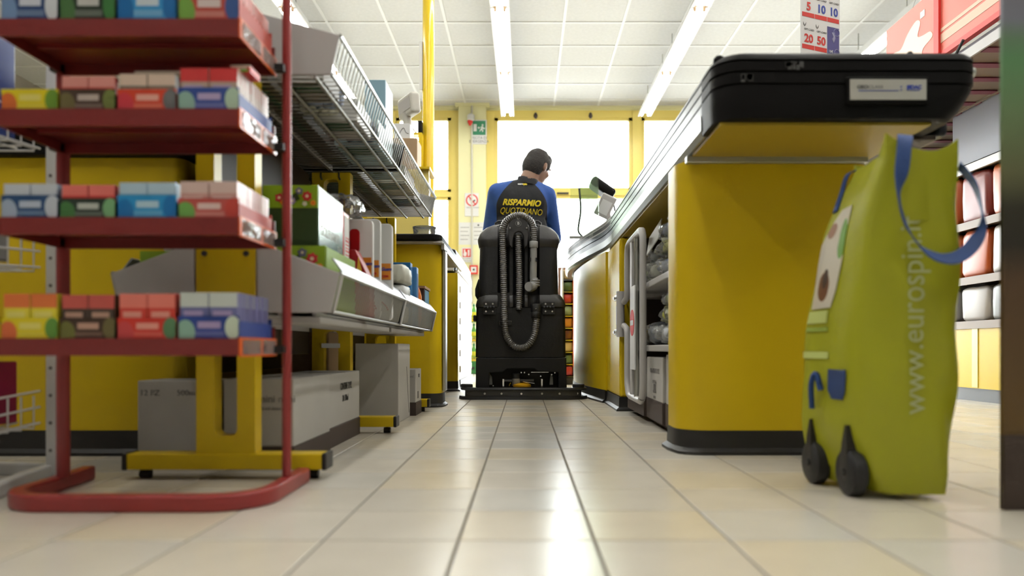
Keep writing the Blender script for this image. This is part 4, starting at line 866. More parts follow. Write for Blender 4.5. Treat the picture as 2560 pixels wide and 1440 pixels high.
for si, z in enumerate(TZ):
    sn = ('lowest', 'second', 'third', 'top')[si]
    for k, (cb, lg, b1, b2, pb, ptop, hc, hp, nm) in enumerate(SPEC[si]):
        x0, x1 = EDG[k]+.0015, EDG[k+1]-.0015; y0, y1 = 1.2835, 1.452
        c = T('display_carton', '%s open display carton on the %s red tray' % (nm, sn), 'carton', ((x0+x1)/2, (y0+y1)/2, z), group='display cartons on the red rack')
        bx(x0, x1, y0, y0+.0012, z+.0005, z+hc).ob('printed_front', facing(cb, lg, b1, b2), c)
        m = MB(); m.box(x0, x1, y0, y1, z+.0003, z+.0016); m.box(x0, x0+.0012, y0, y1, z, z+hc*.8); m.box(x1-.0012, x1, y0, y1, z, z+hc*.8); m.box(x0, x1, y1-.0012, y1, z, z+hc); m.ob('shell', col(cb), c)
        pm = packm(pb, ptop, lg, b1); w = (x1-x0-.006)/2
        me_p = bx(0, w-.001, 0, .013, 0, hp-.002).mesh('pack', pm)
        for q in range(2):
            for r_ in range(10 if (k == 3 and q == 1) else (2 if si != 2 else 1)):
                o = bpy.data.objects.new('gum_pack', me_p); C.objects.link(o); o.location = (x0+.002+q*(w+.001), y0+.004+r_*.0158, z+.0018)
                if k == 3 and r_ > 0: o.rotation_euler = (random.uniform(-.03, .03), 0, 0)
                tag(o, '%s small pack on the %s red tray, %s column, %s from the front' % (nm, sn, ('outer', 'aisle-side')[q], ('first', 'second', 'third', 'fourth', 'fifth', 'sixth', 'seventh', 'eighth', 'ninth', 'tenth')[r_]), 'pack', '%s packs on the %s tray' % (nm, sn))
# loose red packs lying over the third tray's cartons
for i, (xa, xb, za, zb, c) in enumerate(((-.690, -.602, .748, .760, (150, 130, 110)), (-.52, -.485, .760, .772, (205, 50, 56)))):
    tag(bx(xa, xb, 1.31, 1.36, TZ[2]+.0705+.0105*(i > 0), TZ[2]+.0835+.0105*(i > 0)).ob('gum_pack', packm(c, (220, 200, 180), (230, 220, 200), (120, 160, 60)), bevel=.001), ('greyish pack lying across the orange-red carton', 'bright red pack lying on the royal blue carton')[i], 'pack')

# ------------------------------------------------------------------ white wire stand cut by the left edge of the picture
Ws = T('wire_stand', 'white wire basket stand behind the red rack', 'stand', (-1.2, 1.6, 0))
MB().box(-1.046, -1.024, 1.618, 1.64, 0, .95).ob('post', WHITE, Ws, bevel=.002)
for k in range(14): MB().cyl((-1.035, 1.6185, .06+k*.06), (-1.035, 1.617, .06+k*.06), .004, 8).ob('post_hole', INKG, Ws)
flatbar([(-1.05, 1.66), (-1.03, 1.52), (-.995, 1.38), (-1.0, 1.33), (-1.05, 1.30), (-1.35, 1.30)], .024, 0, .028, 'base_frame', WHITE, Ws)
flatbar([(-1.05, 1.65), (-1.4, 1.68)], .024, 0, .028, 'base_bar', WHITE, Ws)
def wbasket(z, h, yb=1.62, yf=1.42):
    m = MB()
    for zz in (z, z+h*.5, z+h): m.tube([(-1.06, yb, zz), (-1.06, yf+.02, zz-.012), (-1.075, yf, zz-.014), (-1.4, yf, zz-.014)], .0025, 6)
    for k in range(8): x = -1.07-k*.04; m.tube([(x, yf, z+h-.014), (x, yf, z-.014), (x, yb, z)], .0022, 6)
    for k in range(5): y = yf+.02+k*.04; m.tube([(-1.06, y, z+h-.01), (-1.06, y, z-.01), (-1.4, y, z-.01)], .0022, 6)
    tag(m.ob('wire_basket', WHITE, Ws, 50), kind='stuff')
for z in (.12, .46, .72): wbasket(z, .07)
t = T('detergent_box', 'magenta detergent box in the lowest white wire basket', 'box', (-1.2, 1.55, .12))
bx(-1.32, -1.095, 1.49, 1.60, .1225, .255).ob('body', col((150, 22, 66), .4), t, bevel=.003); MB().prism(arc((-1.125, .205), .018, 0, 2*PI, 16)[:-1], 'y', 1.488, 1.4902).ob('round_print', col((210, 205, 190)), t); MB().prism(arc((-1.20, .24), .022, 0, PI*2, 16)[:-1], 'y', 1.487, 1.4902).ob('blue_print', col((40, 90, 150)), t)
t = T('blue_cap_bottle', 'white bottle with dark blue cap in the white stand', 'bottle', (-1.14, 1.55, .462))
t.location.z = .348; OFF[t.name] = Vector(t.location)
MB().lathe([(.034, .348), (.036, .352), (.036, .362)], -1.145, 1.54, 18).ob('blue_foot', col((30, 90, 160)), t, 50); MB().lathe([(.036, .362), (.036, .41), (.028, .422)], -1.145, 1.54, 18).ob('body', SIGNW, t, 50); MB().lathe([(.024, .422), (.022, .452), (.018, .456)], -1.145, 1.54, 18).ob('cap', col((22, 48, 100)), t, 50)
bx(-1.4, -1.062, 1.42, 1.62, .335, .3475).ob('shelf_board', YEL, Ws)
t = T('blue_net_item', 'dark blue boxed item in the top white wire basket', 'box', (-1.13, 1.55, .72)); bx(-1.22, -1.085, 1.50, 1.58, .7225, .93).ob('body', col((24, 50, 120), .4), t, bevel=.004); bx(-1.20, -1.10, 1.4985, 1.5005, .80, .86).ob('label', col((120, 150, 200)), t)
t = T('grey_net_item', 'grey packs in the middle white wire basket', 'box', (-1.13, 1.54, .46)); bx(-1.20, -1.08, 1.46, 1.55, .4625, .54).ob('body', col((150, 150, 150), .4), t, bevel=.004); bx(-1.18, -1.11, 1.4585, 1.4605, .49, .52).ob('label', col((70, 100, 150)), t)

# ------------------------------------------------------------------ lime shopping trolley bag
Bg_ = T('trolley_bag', 'lime green shopping trolley bag with blue straps on black wheels', 'bag', (.70, 1.48, 0))
LIMEB = mat('lime_nylon', (.38, .39, .010), .45, bump=(9, .55))
# corner tracks: z -> FL, FR, BR, BL
LV = [(.012, (.668, 1.378), (.782, 1.366), (.80, 1.60), (.622, 1.58)), (.05, (.648, 1.372), (.789, 1.362), (.806, 1.61), (.602, 1.60)), (.12, (.635, 1.372), (.797, 1.360), (.81, 1.62), (.592, 1.61)),
      (.20, (.628, 1.375), (.803, 1.360), (.812, 1.62), (.592, 1.61)), (.30, (.626, 1.38), (.809, 1.362), (.815, 1.62), (.600, 1.61)), (.42, (.632, 1.382), (.812, 1.365), (.815, 1.62), (.615, 1.60)),
      (.52, (.640, 1.382), (.812, 1.368), (.812, 1.60), (.635, 1.59)), (.60, (.655, 1.378), (.810, 1.368), (.808, 1.57), (.660, 1.565)), (.645, (.668, 1.374), (.806, 1.366), (.804, 1.555), (.680, 1.55))]
NE = 14
def bag_ring(zl, lift=0):
    i = 0
    while i < len(LV)-2 and LV[i+1][0] < zl: i += 1
    a, b = LV[i], LV[i+1]; f = min(max((zl-a[0])/(b[0]-a[0]), 0), 1); cs = [Vector(a[k]).lerp(Vector(b[k]), f) for k in range(1, 5)]; out = []
    ctr = sum(cs, Vector((0, 0)))/4
    for e in range(4):
        p, q = cs[e], cs[(e+1) % 4]
        for k in range(NE):
            u = k/NE; P_ = p.lerp(q, u)
            r = .93 + .07*min(1, 6*min(u, 1-u))                                   # soft corners
            w = 1 + .018*math.sin(9*zl*3+e*2+u*7) + .016*math.sin(18*zl-9*u+e*1.3)*math.sin(PI*u) + .014*math.sin(31*zl+e+u*13) + (.02*math.sin(PI*u) if .1 < zl < .5 else 0)
            P_ = ctr + (P_-ctr)*r*w
            out.append((P_.x, P_.y, zl))
    return out
zs = [.012, .03, .05, .08, .11, .14, .17, .2, .23, .26, .29, .32, .36, .4, .44, .48, .52, .55, .58, .61, .63, .645]
rings = [bag_ring(z) for z in zs]
def peak(i):
    e, u = divmod(i, NE); u /= NE
    return {0: .040*(1-u)**2 - .010*math.sin(PI*u) + .026*u**3, 1: .026*(1-u) - .02*math.sin(PI*u) + .02*u, 2: .02*(1-u)+.02*u, 3: .02 + .02*u - .07*math.sin(PI*u)}[e]
for off, inn in ((1, 0), (1, .012)):
    rings.append([(p[0]*(1-inn) + inn*.735, p[1]*(1-inn)+inn*1.47, .645 + peak(i)*off) for i, p in enumerate(rings[len(zs)-1])])
rings.append([(p[0]*.93+.07*.735, p[1]*.93+.07*1.47, .52) for p in rings[len(zs)-1]])
MB().loft(rings).ob('bag_body', LIMEB, Bg_, 60)
def on_bag(e, u, z, o=.003):
    r = bag_ring(z); i = e*NE + u*NE; k = int(i) % len(r); j = (k+1) % len(r); f = i-int(i); p = Vector(r[k]).lerp(Vector(r[j]), f); t = (Vector(r[j])-Vector(r[k])); n = Vector((t.y, -t.x, 0)).normalized()
    if n.dot(p - Vector((.715, 1.48, z))) < 0: n = -n
    return p + n*o
def patch(e, poly, m, name, o=.003, nsub=6):
    """a printed or sewn patch following the bag: poly = left/right u at rising z"""
    a = []
    for z, u0, u1 in poly: a.append([on_bag(e, u0+(u1-u0)*k/nsub, z, o) for k in range(nsub+1)])
    b = [[p + (p - Vector((.715, 1.48, p.z))).normalized()*-.002 for p in r] for r in a]
    return MB().loft([x + y[::-1] for x, y in zip(a, b)]).ob(name, m, Bg_, 60)
# left face is edge 3 (BL -> FL)
WPR = pmat('cup_print', (222, 214, 196), [('e', .55, .22, .22, .15, (110, 66, 34)), ('e', .5, .3, .1, .1, (60, 36, 22)), ('e', .62, .80, .16, .08, (150, 110, 86)), ('e', .12, .68, .14, .2, (110, 160, 70)), ('e', .9, .5, .2, .25, (214, 206, 190))], .45, 'yz')
patch(3, [(.365, .12, .52), (.40, .10, .58), (.46, .10, .62), (.50, .14, .62), (.54, .22, .62), (.565, .32, .60)], WPR, 'printed_panel')
patch(3, [(.335, .08, .46), (.36, .08, .48)], mat('pale_lime_print', (.62, .70, .22), .5), 'pale_print'); patch(3, [(.318, .1, .48), (.326, .1, .48)], mat('green_print', (.30, .40, .06), .5), 'text_line_print')
patch(3, [(.262, .08, .5), (.276, .08, .5)], bpy.data.materials['pale_lime_print'], 'text_line_print')
patch(3, [(.183, .60, .74), (.20, .55, .78), (.236, .53, .80), (.241, .53, .80)], mat('navy_patch', (.025, .055, .17), .6), 'label_patch', .004)
STR = mat('blue_webbing', (.012, .05, .19), .7, bump=(200, .15))
def ribbon(pts, w, m, name, wd):
    P_ = bez(pts, 6); n = len(P_); W_ = bez(wd, 6); rings = []
    for i in range(n):
        t = (P_[min(i+1, n-1)]-P_[max(i-1, 0)]).normalized(); d = W_[min(i, len(W_)-1)].normalized(); d = (d - t*d.dot(t)).normalized(); nn = t.cross(d)*.0012
        rings.append([P_[i]+d*w/2+nn, P_[i]-d*w/2+nn, P_[i]-d*w/2-nn, P_[i]+d*w/2-nn])
    return MB().loft(rings).ob(name, m, Bg_, 60)
D1, D2 = 1.345, 1.30
def s(x, y, d): return (px(x, d), d, pz(y, d))
ribbon([s(2262, 338, 1.40), s(2262, 352, 1.352), s(2255, 420, 1.335), s(2246, 480, 1.33), s(2262, 555, 1.33), s(2300, 615, 1.32), s(2350, 645, 1.315), s(2400, 640, 1.33), s(2440, 600, 1.36), s(2455, 540, 1.40), s(2440, 470, 1.44), s(2412, 430, 1.47), s(2398, 415, 1.48)], .026, STR, 'strap',
       [(1, .1, 0), (1, .1, 0), (1, .1, 0), (.6, .8, 0), (.5, .9, .4), (-.2, .8, .8), (-.1, .8, .9), (0, .8, .9), (0, .9, .6), (.5, .9, .2), (.3, 1, 0), (.2, 1, 0), (.1, 1, 0)])
ribbon([s(2140, 425, 1.53), s(2118, 440, 1.54), s(2105, 480, 1.55), s(2088, 530, 1.545)], .02, STR, 'strap', [(0, 1, 0)]*4)
MB().tube(bez([s(2030, 1020, 1.52), s(2028, 960, 1.51), s(2040, 935, 1.50), s(2052, 975, 1.49)], 6), .006, 8).ob('cord_loop', STR, Bg_, 60)
bx(.745, .785, 1.40, 1.52, .60, .642).ob('inner_white_item', PAPER, Bg_)
for i, (x, y, zc) in enumerate(((.612, 1.555, .045), (.630, 1.425, .045))):
    MB().lathe([(.012, -.016), (.038, -.016), (.045, -.011), (.045, .011), (.038, .016), (.012, .016)], 0, 0, 22, Matrix.Translation((x, y, zc)) @ Matrix.Rotation(PI/2, 4, 'Y') @ Matrix.Rotation(0, 4, 'Z')).ob('wheel', RUB, Bg_, 40)
    MB().cyl((x-.019, y, zc), (x+.06, y, zc), .008, 12).ob('axle', RUB, Bg_, 40)
    MB().loft([[(x-.012+a, y+b, z) for a, b in ((-w*.3, -w), (-w*.3, w), (.03, w), (.03, -w))] for z, w in ((.03, .016), (.07, .015), (.10, .011), (.135, .003))]).ob('wheel_guard', PLI, Bg_, 50)
t = text('www.eurospin.it', .058, mat('pale_bag_print', (.50, .55, .26), .5), Bg_, (.718, 1.351, .345), (PI/2, 0, 0), sx=.95, ext=0)
t.data.transform(Matrix.Rotation(-PI/2, 4, 'Y')); t.data.update()
# lay the lettering on the bulging front
for v in t.data.vertices:
    wz_ = v.co.z + .345; f_ = on_bag(0, max(0, min(.95, (v.co.x+.718-.64)/.17)), max(.02, min(.64, wz_)), .0025); v.co.y = f_.y - 1.351 - .0005

# ------------------------------------------------------------------ near display stand cut by the right edge
def grad_print(name, stops):
    m = mat(name, (90, 120, 90), .5); nt = m.node_tree; tc = nt.nodes.new('ShaderNodeTexCoord'); sp = nt.nodes.new('ShaderNodeSeparateXYZ'); r = nt.nodes.new('ShaderNodeValToRGB')
    nt.links.new(tc.outputs['Generated'], sp.inputs[0]); nt.links.new(sp.outputs[2], r.inputs[0]); nt.links.new(r.outputs[0], nt.nodes['Principled BSDF'].inputs['Base Color'])
    e = r.color_ramp.elements; e[0].position = stops[0][0]; e[0].color = srgb(*stops[0][1]); e[1].position = stops[-1][0]; e[1].color = srgb(*stops[-1][1])
    for p, c in stops[1:-1]: q = e.new(p); q.color = srgb(*c)
    return m
gm = grad_print('stand_print', [(0, (98, 74, 30)), (.31, (84, 62, 38)), (.385, (40, 36, 26)), (.46, (44, 42, 28)), (.53, (98, 100, 66)), (.65, (104, 128, 88)), (.76, (92, 138, 92)), (.80, (100, 130, 100)), (.84, (122, 124, 136)), (1, (128, 122, 128))])
Sd = T('floor_display', 'tall green and brown printed floor display cut by the picture edge', 'display stand', (.97, 1.34, 0))
bx(.838, 1.20, 1.298, 1.306, .13, 1.0).ob('printed_panel', gm, Sd); bx(.838, 1.21, 1.294, 1.306, 0, .131).ob('plinth', DARKB, Sd)

# ------------------------------------------------------------------ snack shelving on the right with the red fascia
XG = 2.42
Sn = T('snack_shelving', 'long snack shelving with yellow base and red fascia beyond the checkout', 'shelving', (2.7, 4.4, 0))
bx(XG, XG+.5, 3.0, 5.6, .07, .414).ob('base_panel', YEL, Sn); bx(XG-.004, XG+.02, 3.95, 4.0, .075, .41).ob('base_joint', YELF, Sn); bx(XG+.02, XG+.5, 3.0, 5.6, 0, .07).ob('plinth', PLI, Sn)
bx(XG+.48, XG+.5, 3.0, 5.6, .414, 2.0).ob('back_board', DARKB, Sn)
TAN = mat('tan_shelf_board', (.20, .14, .09), .5)
bx(XG-.42, XG, 3.0, 5.6, 1.60, 1.62).ob('canopy', TAN, Sn); bx(XG-.43, XG-.42, 3.0, 5.6, 1.585, 1.63).ob('canopy_edge', GREY, Sn)
for z in (.42, .66, .96, 1.27, 1.62): 
    sh = bx(XG+.0, XG+.48, 3.0, 5.6, z-.02, z).ob('shelf', TAN, Sn); bx(XG-.012, XG, 3.0, 5.6, z-.03, z+.012).ob('price_rail', WHITE if z == 1.27 else TAN, sh)
for k in range(14): bx(XG-.40, XG+.46, 3.05+k*.18, 3.10+k*.18, 1.6-.006, 1.6-.0005).ob('shelf_stripe', col((110, 34, 52)), Sn)
sc_ = [(176, 78, 28), (186, 94, 36), (120, 40, 30), (165, 158, 150), (105, 104, 100), (176, 78, 28)]
names = ('orange', 'amber', 'dark red', 'cream', 'grey', 'orange')
n_ = 0
for si, z in enumerate((.42, .66, .96)):
    for k in range(9):
        y = 3.1+k*.265; c = (3, 4, 4)[k % 3] if si == 0 else ((0, 1, 3)[k % 3] if si == 1 else (2, 0, 1)[k % 3])
        o = soft(MB(), (XG+.10, y+.11, z+(.1, .135, .14)[si]+.003), (.09, .125, (.098, .132, .137)[si]), 7, .05, 24, 12, 200+n_).ob('snack_pack', col(sc_[c], .4), None, 50); n_ += 1
        tag(o, '%s pack on the snack shelving, %s shelf, %s from the near end' % (names[c], ('bottom', 'second', 'third')[si], ('first', 'second', 'third', 'fourth', 'fifth', 'sixth', 'seventh', 'eighth', 'ninth')[k]), 'snack', 'snack packs on the right-hand shelving')
SAL = mat('salmon_red_board', (.62, .13, .09), .4)
def fascia(y0, y1, name):
    return bx(XG-.03, XG+.02, y0, y1, 1.97, 2.38).ob(name, SAL, Sn)
f1 = fascia(4.30, 4.89, 'fascia_panel'); f2 = fascia(3.0, 4.25, 'fascia_panel'); bx(XG-.045, XG+.02, 4.25, 4.30, 1.95, 2.40).ob('fascia_post', INKR, Sn)
spl = mat('cream_splash', (.80, .62, .48), .5)
MB().prism([(p.x, p.y) for p in bez([(4.87, 2.13, 0), (4.80, 2.19, 0), (4.70, 2.18, 0), (4.62, 2.24, 0), (4.52, 2.28, 0), (4.47, 2.25, 0), (4.50, 2.18, 0), (4.44, 2.16, 0), (4.36, 2.15, 0), (4.34, 2.11, 0), (4.44, 2.08, 0), (4.46, 2.02, 0), (4.52, 2.0, 0), (4.55, 2.09, 0), (4.62, 2.10, 0), (4.64, 2.02, 0), (4.70, 2.0, 0), (4.72, 2.08, 0), (4.80, 2.10, 0), (4.87, 2.13, 0)], 4)[:-1]], 'x', XG-.0318, XG-.0299).ob('splash_print', spl, f1)
bx(XG-.032, XG-.03, 4.42, 4.47, 2.27, 2.31).ob('badge_print', GREY, f1)
bx(XG-.032, XG-.03, 3.0, 4.25, 2.035, 2.085).ob('stripe_print', mat('tan_stripe', (.62, .40, .28), .5), f2); bx(XG-.032, XG-.03, 3.0, 4.25, 2.098, 2.118).ob('stripe_print', bpy.data.materials['tan_stripe'], f2)
bx(XG-.034, XG-.0, 3.0, 4.25, 1.955, 1.985).ob('fascia_edge', INKR, Sn)
bx(XG+.02, XG+.06, 3.3, 4.22, 1.30, 1.95).ob('grey_panel', mat('grey_lilac_panel', (.28, .28, .32), .5), Sn)
MB().tube([(XG-.05, 4.0, 1.95), (XG-.05, 4.2, 1.80), (XG-.05, 4.18, 1.62)], .008, 8).ob('sign_arm', INK, Sn)
# hanging poster with gift card values
Po = T('gift_card_poster', 'hanging white poster showing 5, 10, 20 and 50 euro gift cards', 'poster', (1.30, 3.25, 1.40), rz=.41)
PW, PH = .095, .66; Po.scale = (1.18, 1.18, 1.18)
bx(-PW, PW, 0, .004, 0, PH).ob('sheet', SIGNW, Po, local=True)
bx(-PW+.005, PW-.005, -.001, 0, .385, .47).ob('header_print', col((214, 150, 96)), Po, local=True)
for i, (u, v, s_, m_) in enumerate(((-1, 0, '5', INKR), (0, 0, '10', INKB), (1, 0, '10', INKB), (-1, 1, '20', INKR), (0, 1, '50', INKR), (1, 1, '', None), (-1, 2, '', 0), (0, 2, '', 0))):
    cx, cz = u*.061, .325-v*.118
    if s_:
        bx(cx-.029, cx+.029, -.001, 0, cz-.05, cz-.034).ob('red_band', INKR, Po, local=True)
        text(s_, .042, m_, Po, (cx+.002, -.001, cz-.012), bold=.0012, local=True); text('GIFT CARD', .0095, INKG, Po, (cx+.004, -.001, cz+.022), local=True)
        MB().prism([(cx-.024, cz+.047), (cx-.018, cz+.036), (cx-.010, cz+.047), (cx-.012, cz+.036), (cx-.018, cz+.031), (cx-.024, cz+.038)], 'y', -.001, 0).ob('bird_mark', INKG, Po, local=True)
    elif m_ is None:
        b = bx(cx-.029, cx+.029, -.001, 0, cz-.055, cz+.05).ob('blue_card', col((74, 72, 130)), Po, local=True)
        for (ox, oz, r_) in ((.016, .033, .014), (.018, -.042, .012)): MB().tube([(cx+ox+r_*math.cos(a), -.0015, cz+oz+r_*math.sin(a)) for a in [i*.4 for i in range(16)]], .0014, 5, True).ob('ring_print', col((140, 140, 180)), b, local=True)
        MB().prism([(cx-.008, cz+.03), (cx+.006, cz+.032), (cx+.01, cz+.01), (cx+.002, cz-.008), (cx-.006, cz+.005), (cx+.0, cz+.015)], 'y', -.002, -.001).ob('figure_print', col((150, 150, 180)), b, local=True)
        text('10€', .014, PAPER, b, (cx-.012, -.0015, cz-.042), local=True)
for x in (-.08, .08): MB().cyl((x, .002, PH-.01), (x, .002, (ZC-1.40)/1.18), .0015, 6).ob('cord', INKY, Po, local=True)
# crinkled red snack bag on the belt
o = soft(MB(), (.868, 1.98, .966), (.062, .05, .016), 2.2, .35, 28, 12, 9).ob('crisp_bag', pmat('crisp_print', (196, 44, 16), [('n', 7, .5, (226, 120, 20)), ('n', 12, .62, (240, 200, 120))], .25), None, 30)
o.location.z = .9495; tag(o, 'crinkled red and orange snack bag on the conveyor belt', 'snack')
# ------------------------------------------------------------------ ride-on floor scrubber
MX, MY = -.0136, 4.20
Mc = T('floor_scrubber', 'black ride-on floor scrubber with corrugated hoses seen from behind', 'scrubber', (MX, MY, 0))
def mx(x): return px(x, MY)
def mz(y): return pz(y, MY)
MBL = mat('scrubber_black', (.012, .012, .012), .5, bump=(160, .06), spec=.3); MBD = mat('scrubber_dark', (.010, .010, .010), .5); MGR = mat('scrubber_charcoal', (.028, .027, .026), .46, bump=(160, .06)); GTUBE = mat('grey_plastic_tube', (.26, .26, .25), .4)
HOSE = mat('black_hose', (.085, .082, .078), .22, coat=.5)
def plan(hw, y0, y1, r, z, notch=0, cx=MX):
    """plan outline of the tank with three hose troughs in the rear face"""
    p = []
    xs = [mx(1259), mx(1297), mx(1334)]
    p += [(x, y) for x, y in arc((cx-hw+r, y0+r), r, PI, 1.5*PI, 5)]
    for x in xs:
        for t in (-1, -.85, -.55, 0, .55, .85, 1): p.append((x+t*.034, y0 + notch*(1-abs(t)**2.5)))
    p += [(x, y) for x, y in arc((cx+hw-r, y0+r), r, 1.5*PI, 2*PI, 5)]
    p += [(x, y) for x, y in arc((cx+hw-r*.6, y1-r*.6), r*.6, 0, PI/2, 3)] + [(x, y) for x, y in arc((cx-hw+r*.6, y1-r*.6), r*.6, PI/2, PI, 3)]
    return [(x, y, z) for x, y in p]
Y0, Y1 = MY+.0, MY+.44
cM = (mx(1193)+mx(1399))/2
# lid
MB().loft([plan(.228, Y0+.010, Y1, .06, .862, .03, cM), plan(.235, Y0-.004, Y1+.01, .06, .895, .03, cM), plan(.236, Y0-.002, Y1+.01, .06, .908, .03, cM), plan(.228, Y0+.006, Y1+.005, .06, .935, .035, cM), plan(.213, Y0+.016, Y1, .06, .957, .035, cM), plan(.186, Y0+.03, Y1-.01, .06, .980, .03, cM), plan(.155, Y0+.05, Y1-.03, .05, .994, .02, cM), plan(.12, Y0+.08, Y1-.06, .04, 1.0, .0, cM)]).ob('tank_lid', MGR, Mc, 40)
MB().loft([plan(.228, Y0+.0, Y1, .05, .575, .045, cM), plan(.226, Y0+.006, Y1, .05, .70, .045, cM), plan(.222, Y0+.012, Y1, .05, .875, .045, cM)]).ob('recovery_tank', MBL, Mc, 40)
c2 = (mx(1190)+mx(1413))/2
MB().loft([plan(.254, Y0-.010, Y1+.02, .03, .518, .035, c2), plan(.256, Y0-.014, Y1+.02, .035, .530, .035, c2), plan(.250, Y0-.012, Y1+.02, .045, .556, .035, c2), plan(.232, Y0-.002, Y1+.01, .05, .585, .04, c2), plan(.225, Y0+.006, Y1, .05, .592, .04, c2)]).ob('tank_flange', MGR, Mc, 40)
MB().loft([plan(.256, Y0-.002, Y1+.45, .02, .234, 0, c2), plan(.254, Y0-.004, Y1+.45, .02, .40, 0, c2), plan(.252, Y0-.002, Y1+.45, .02, .516, 0, c2)]).ob('solution_tank', MBL, Mc, 40)
sk = [(mx(1189), .062), (mx(1190), .231), (mx(1414), .231), (mx(1417), .062), (mx(1398), .062), (mx(1396), .148), (mx(1345), .153), (mx(1336), .170), (mx(1268), .170), (mx(1257), .15), (mx(1224), .146), (mx(1222), .062)]
m = MB(); m.prism(sk, 'y', Y0-.003, Y0+.04); m.ob('rear_skirt', MBL, Mc, bevel=.004)
m = MB(); m.box(mx(1189), mx(1212), Y0+.04, Y0+.85, .062, .231); m.box(mx(1397), mx(1417), Y0+.04, Y0+.85, .062, .231); m.box(mx(1189), mx(1417), Y0+.14, Y0+.85, .02, .231); m.ob('chassis', MBD, Mc)
# dark strip behind the lower hose, standing in for the recess's shadow
Uc, Uz = (mx(1301.5), .395), .092
def upath(r, yy): return [(Uc[0]-r, yy, .60)] + [(Uc[0]+r*math.cos(a), yy, Uc[1]+r*math.sin(a)*1.12) for a in [PI + PI*i/18 for i in range(19)]] + [(Uc[0]+r, yy, .49)]
m = MB(); pts = upath(Uz, Y0+.018); n = len(pts); rr = []
for i, p in enumerate(pts):
    a = Vector(pts[max(i-1, 0)]); b = Vector(pts[min(i+1, n-1)]); t = (b-a).normalized(); nn = Vector((t.z, 0, -t.x))
    rr.append([Vector(p)+nn*.042+Vector((0, -.0205, 0)), Vector(p)-nn*.042+Vector((0, -.0205, 0)), Vector(p)-nn*.042, Vector(p)+nn*.042])
m.loft(rr).ob('recess_shade_strip', MBD, Mc, 50)
bx(mx(1246), mx(1280), Y0-.012, Y0+.01, mz(814), mz(802)).ob('hose_clip', MBD, Mc, bevel=.003)
# corrugated hoses
def corr(pts, r, name, pitch=.0115):
    P_ = bez(pts, 40); L = [0]
    for a, b in zip(P_[:-1], P_[1:]): L.append(L[-1]+(b-a).length)
    n = int(L[-1]/pitch)*4; Q = []; R_ = []; k = 0
    for i in range(n+1):
        s_ = L[-1]*i/n
        while k < len(L)-2 and L[k+1] < s_: k += 1
        f = (s_-L[k])/max(L[k+1]-L[k], 1e-6); Q.append(P_[k].lerp(P_[k+1], min(f, 1))); R_.append(r*(1 if i % 4 in (0, 1) else .84))
    return MB().tube(Q, R_, 14).ob(name, HOSE, Mc, 50)
yy = Y0-.022
g = lambda x, y, o=0: (mx(x), yy+o, mz(y))
corr([g(1340, 778), g(1341, 800), (Uc[0]+.078, yy, .365), (Uc[0]+.047, yy, .308), (Uc[0], yy, .287), (Uc[0]-.05, yy, .308), (Uc[0]-.083, yy, .37), g(1261, 795), g(1260, 740, .01), g(1258, 660, .015), g(1257, 590, .012), g(1262, 562, .008), g(1276, 547, .005), g(1297, 540, .003), g(1317, 547, .005), g(1330, 562, .008), g(1334, 590, .012), g(1334, 604, .014)], .0215, 'suction_hose')
corr([g(1295, 588, .02), g(1296, 620, .02), g(1298, 690, .02), g(1298, 740, .014), g(1297, 774, .012)], .0205, 'drain_hose')
MB().lathe([(.024, 0), (.027, .004), (.027, .035), (.023, .04)], 0, 0, 20, Matrix.Translation((mx(1340), yy, mz(796)))).ob('hose_socket', MBD, Mc, 40); MB().lathe([(.027, 0), (.030, .003), (.030, .04), (.027, .044)], 0, 0, 20, Matrix.Translation((mx(1340), yy+.003, mz(780)))).ob('hose_collar', MBL, Mc, 40)
MB().cyl((mx(1339), yy-.028, mz(773)), (mx(1339), yy-.02, mz(773)), .003, 8).ob('screw', CHROME, Mc)
MB().lathe([(.0235, 0), (.0245, .002), (.0245, .034), (.022, .037)], 0, 0, 20, Matrix.Translation((mx(1334), yy+.012, mz(620)))).ob('tube_collar', GTUBE, Mc, 40)
MB().tube([g(1334, 616, .012), g(1334, 640, .012), g(1333, 698, .012)], [.0195, .0195, .020], 18).ob('grey_tube', GTUBE, Mc, 40)
for sx_ in (-1, 1): bx(mx(1333)+sx_*.017-.004, mx(1333)+sx_*.017+.004, yy-.012, yy+.004, mz(655), mz(646)).ob('tube_clip', MBD, Mc)
MB().tube([g(1335, 697, .012), g(1336, 708, .008), g(1333, 716, .0), g(1326, 720, -.014), g(1322, 720, -.022)], [.023, .025, .026, .0255, .026], 18).ob('tube_elbow', GTUBE, Mc, 40)
MB().tube([(mx(1322)+.002, yy-.024, mz(718)), (mx(1322)-.001, yy-.030, mz(718))], [.027, .026], 20, caps=True).ob('elbow_rim', mat('light_grey_rim', (.32, .32, .31), .4), Mc, 40)
for k in range(3): MB().lathe([(.0245, 0), (.0265, .003), (.0265, .006), (.0245, .009)], 0, 0, 18, Matrix.Translation((mx(1338), yy+.006, mz(704+k*6)))).ob('elbow_rib', GTUBE, Mc, 40)
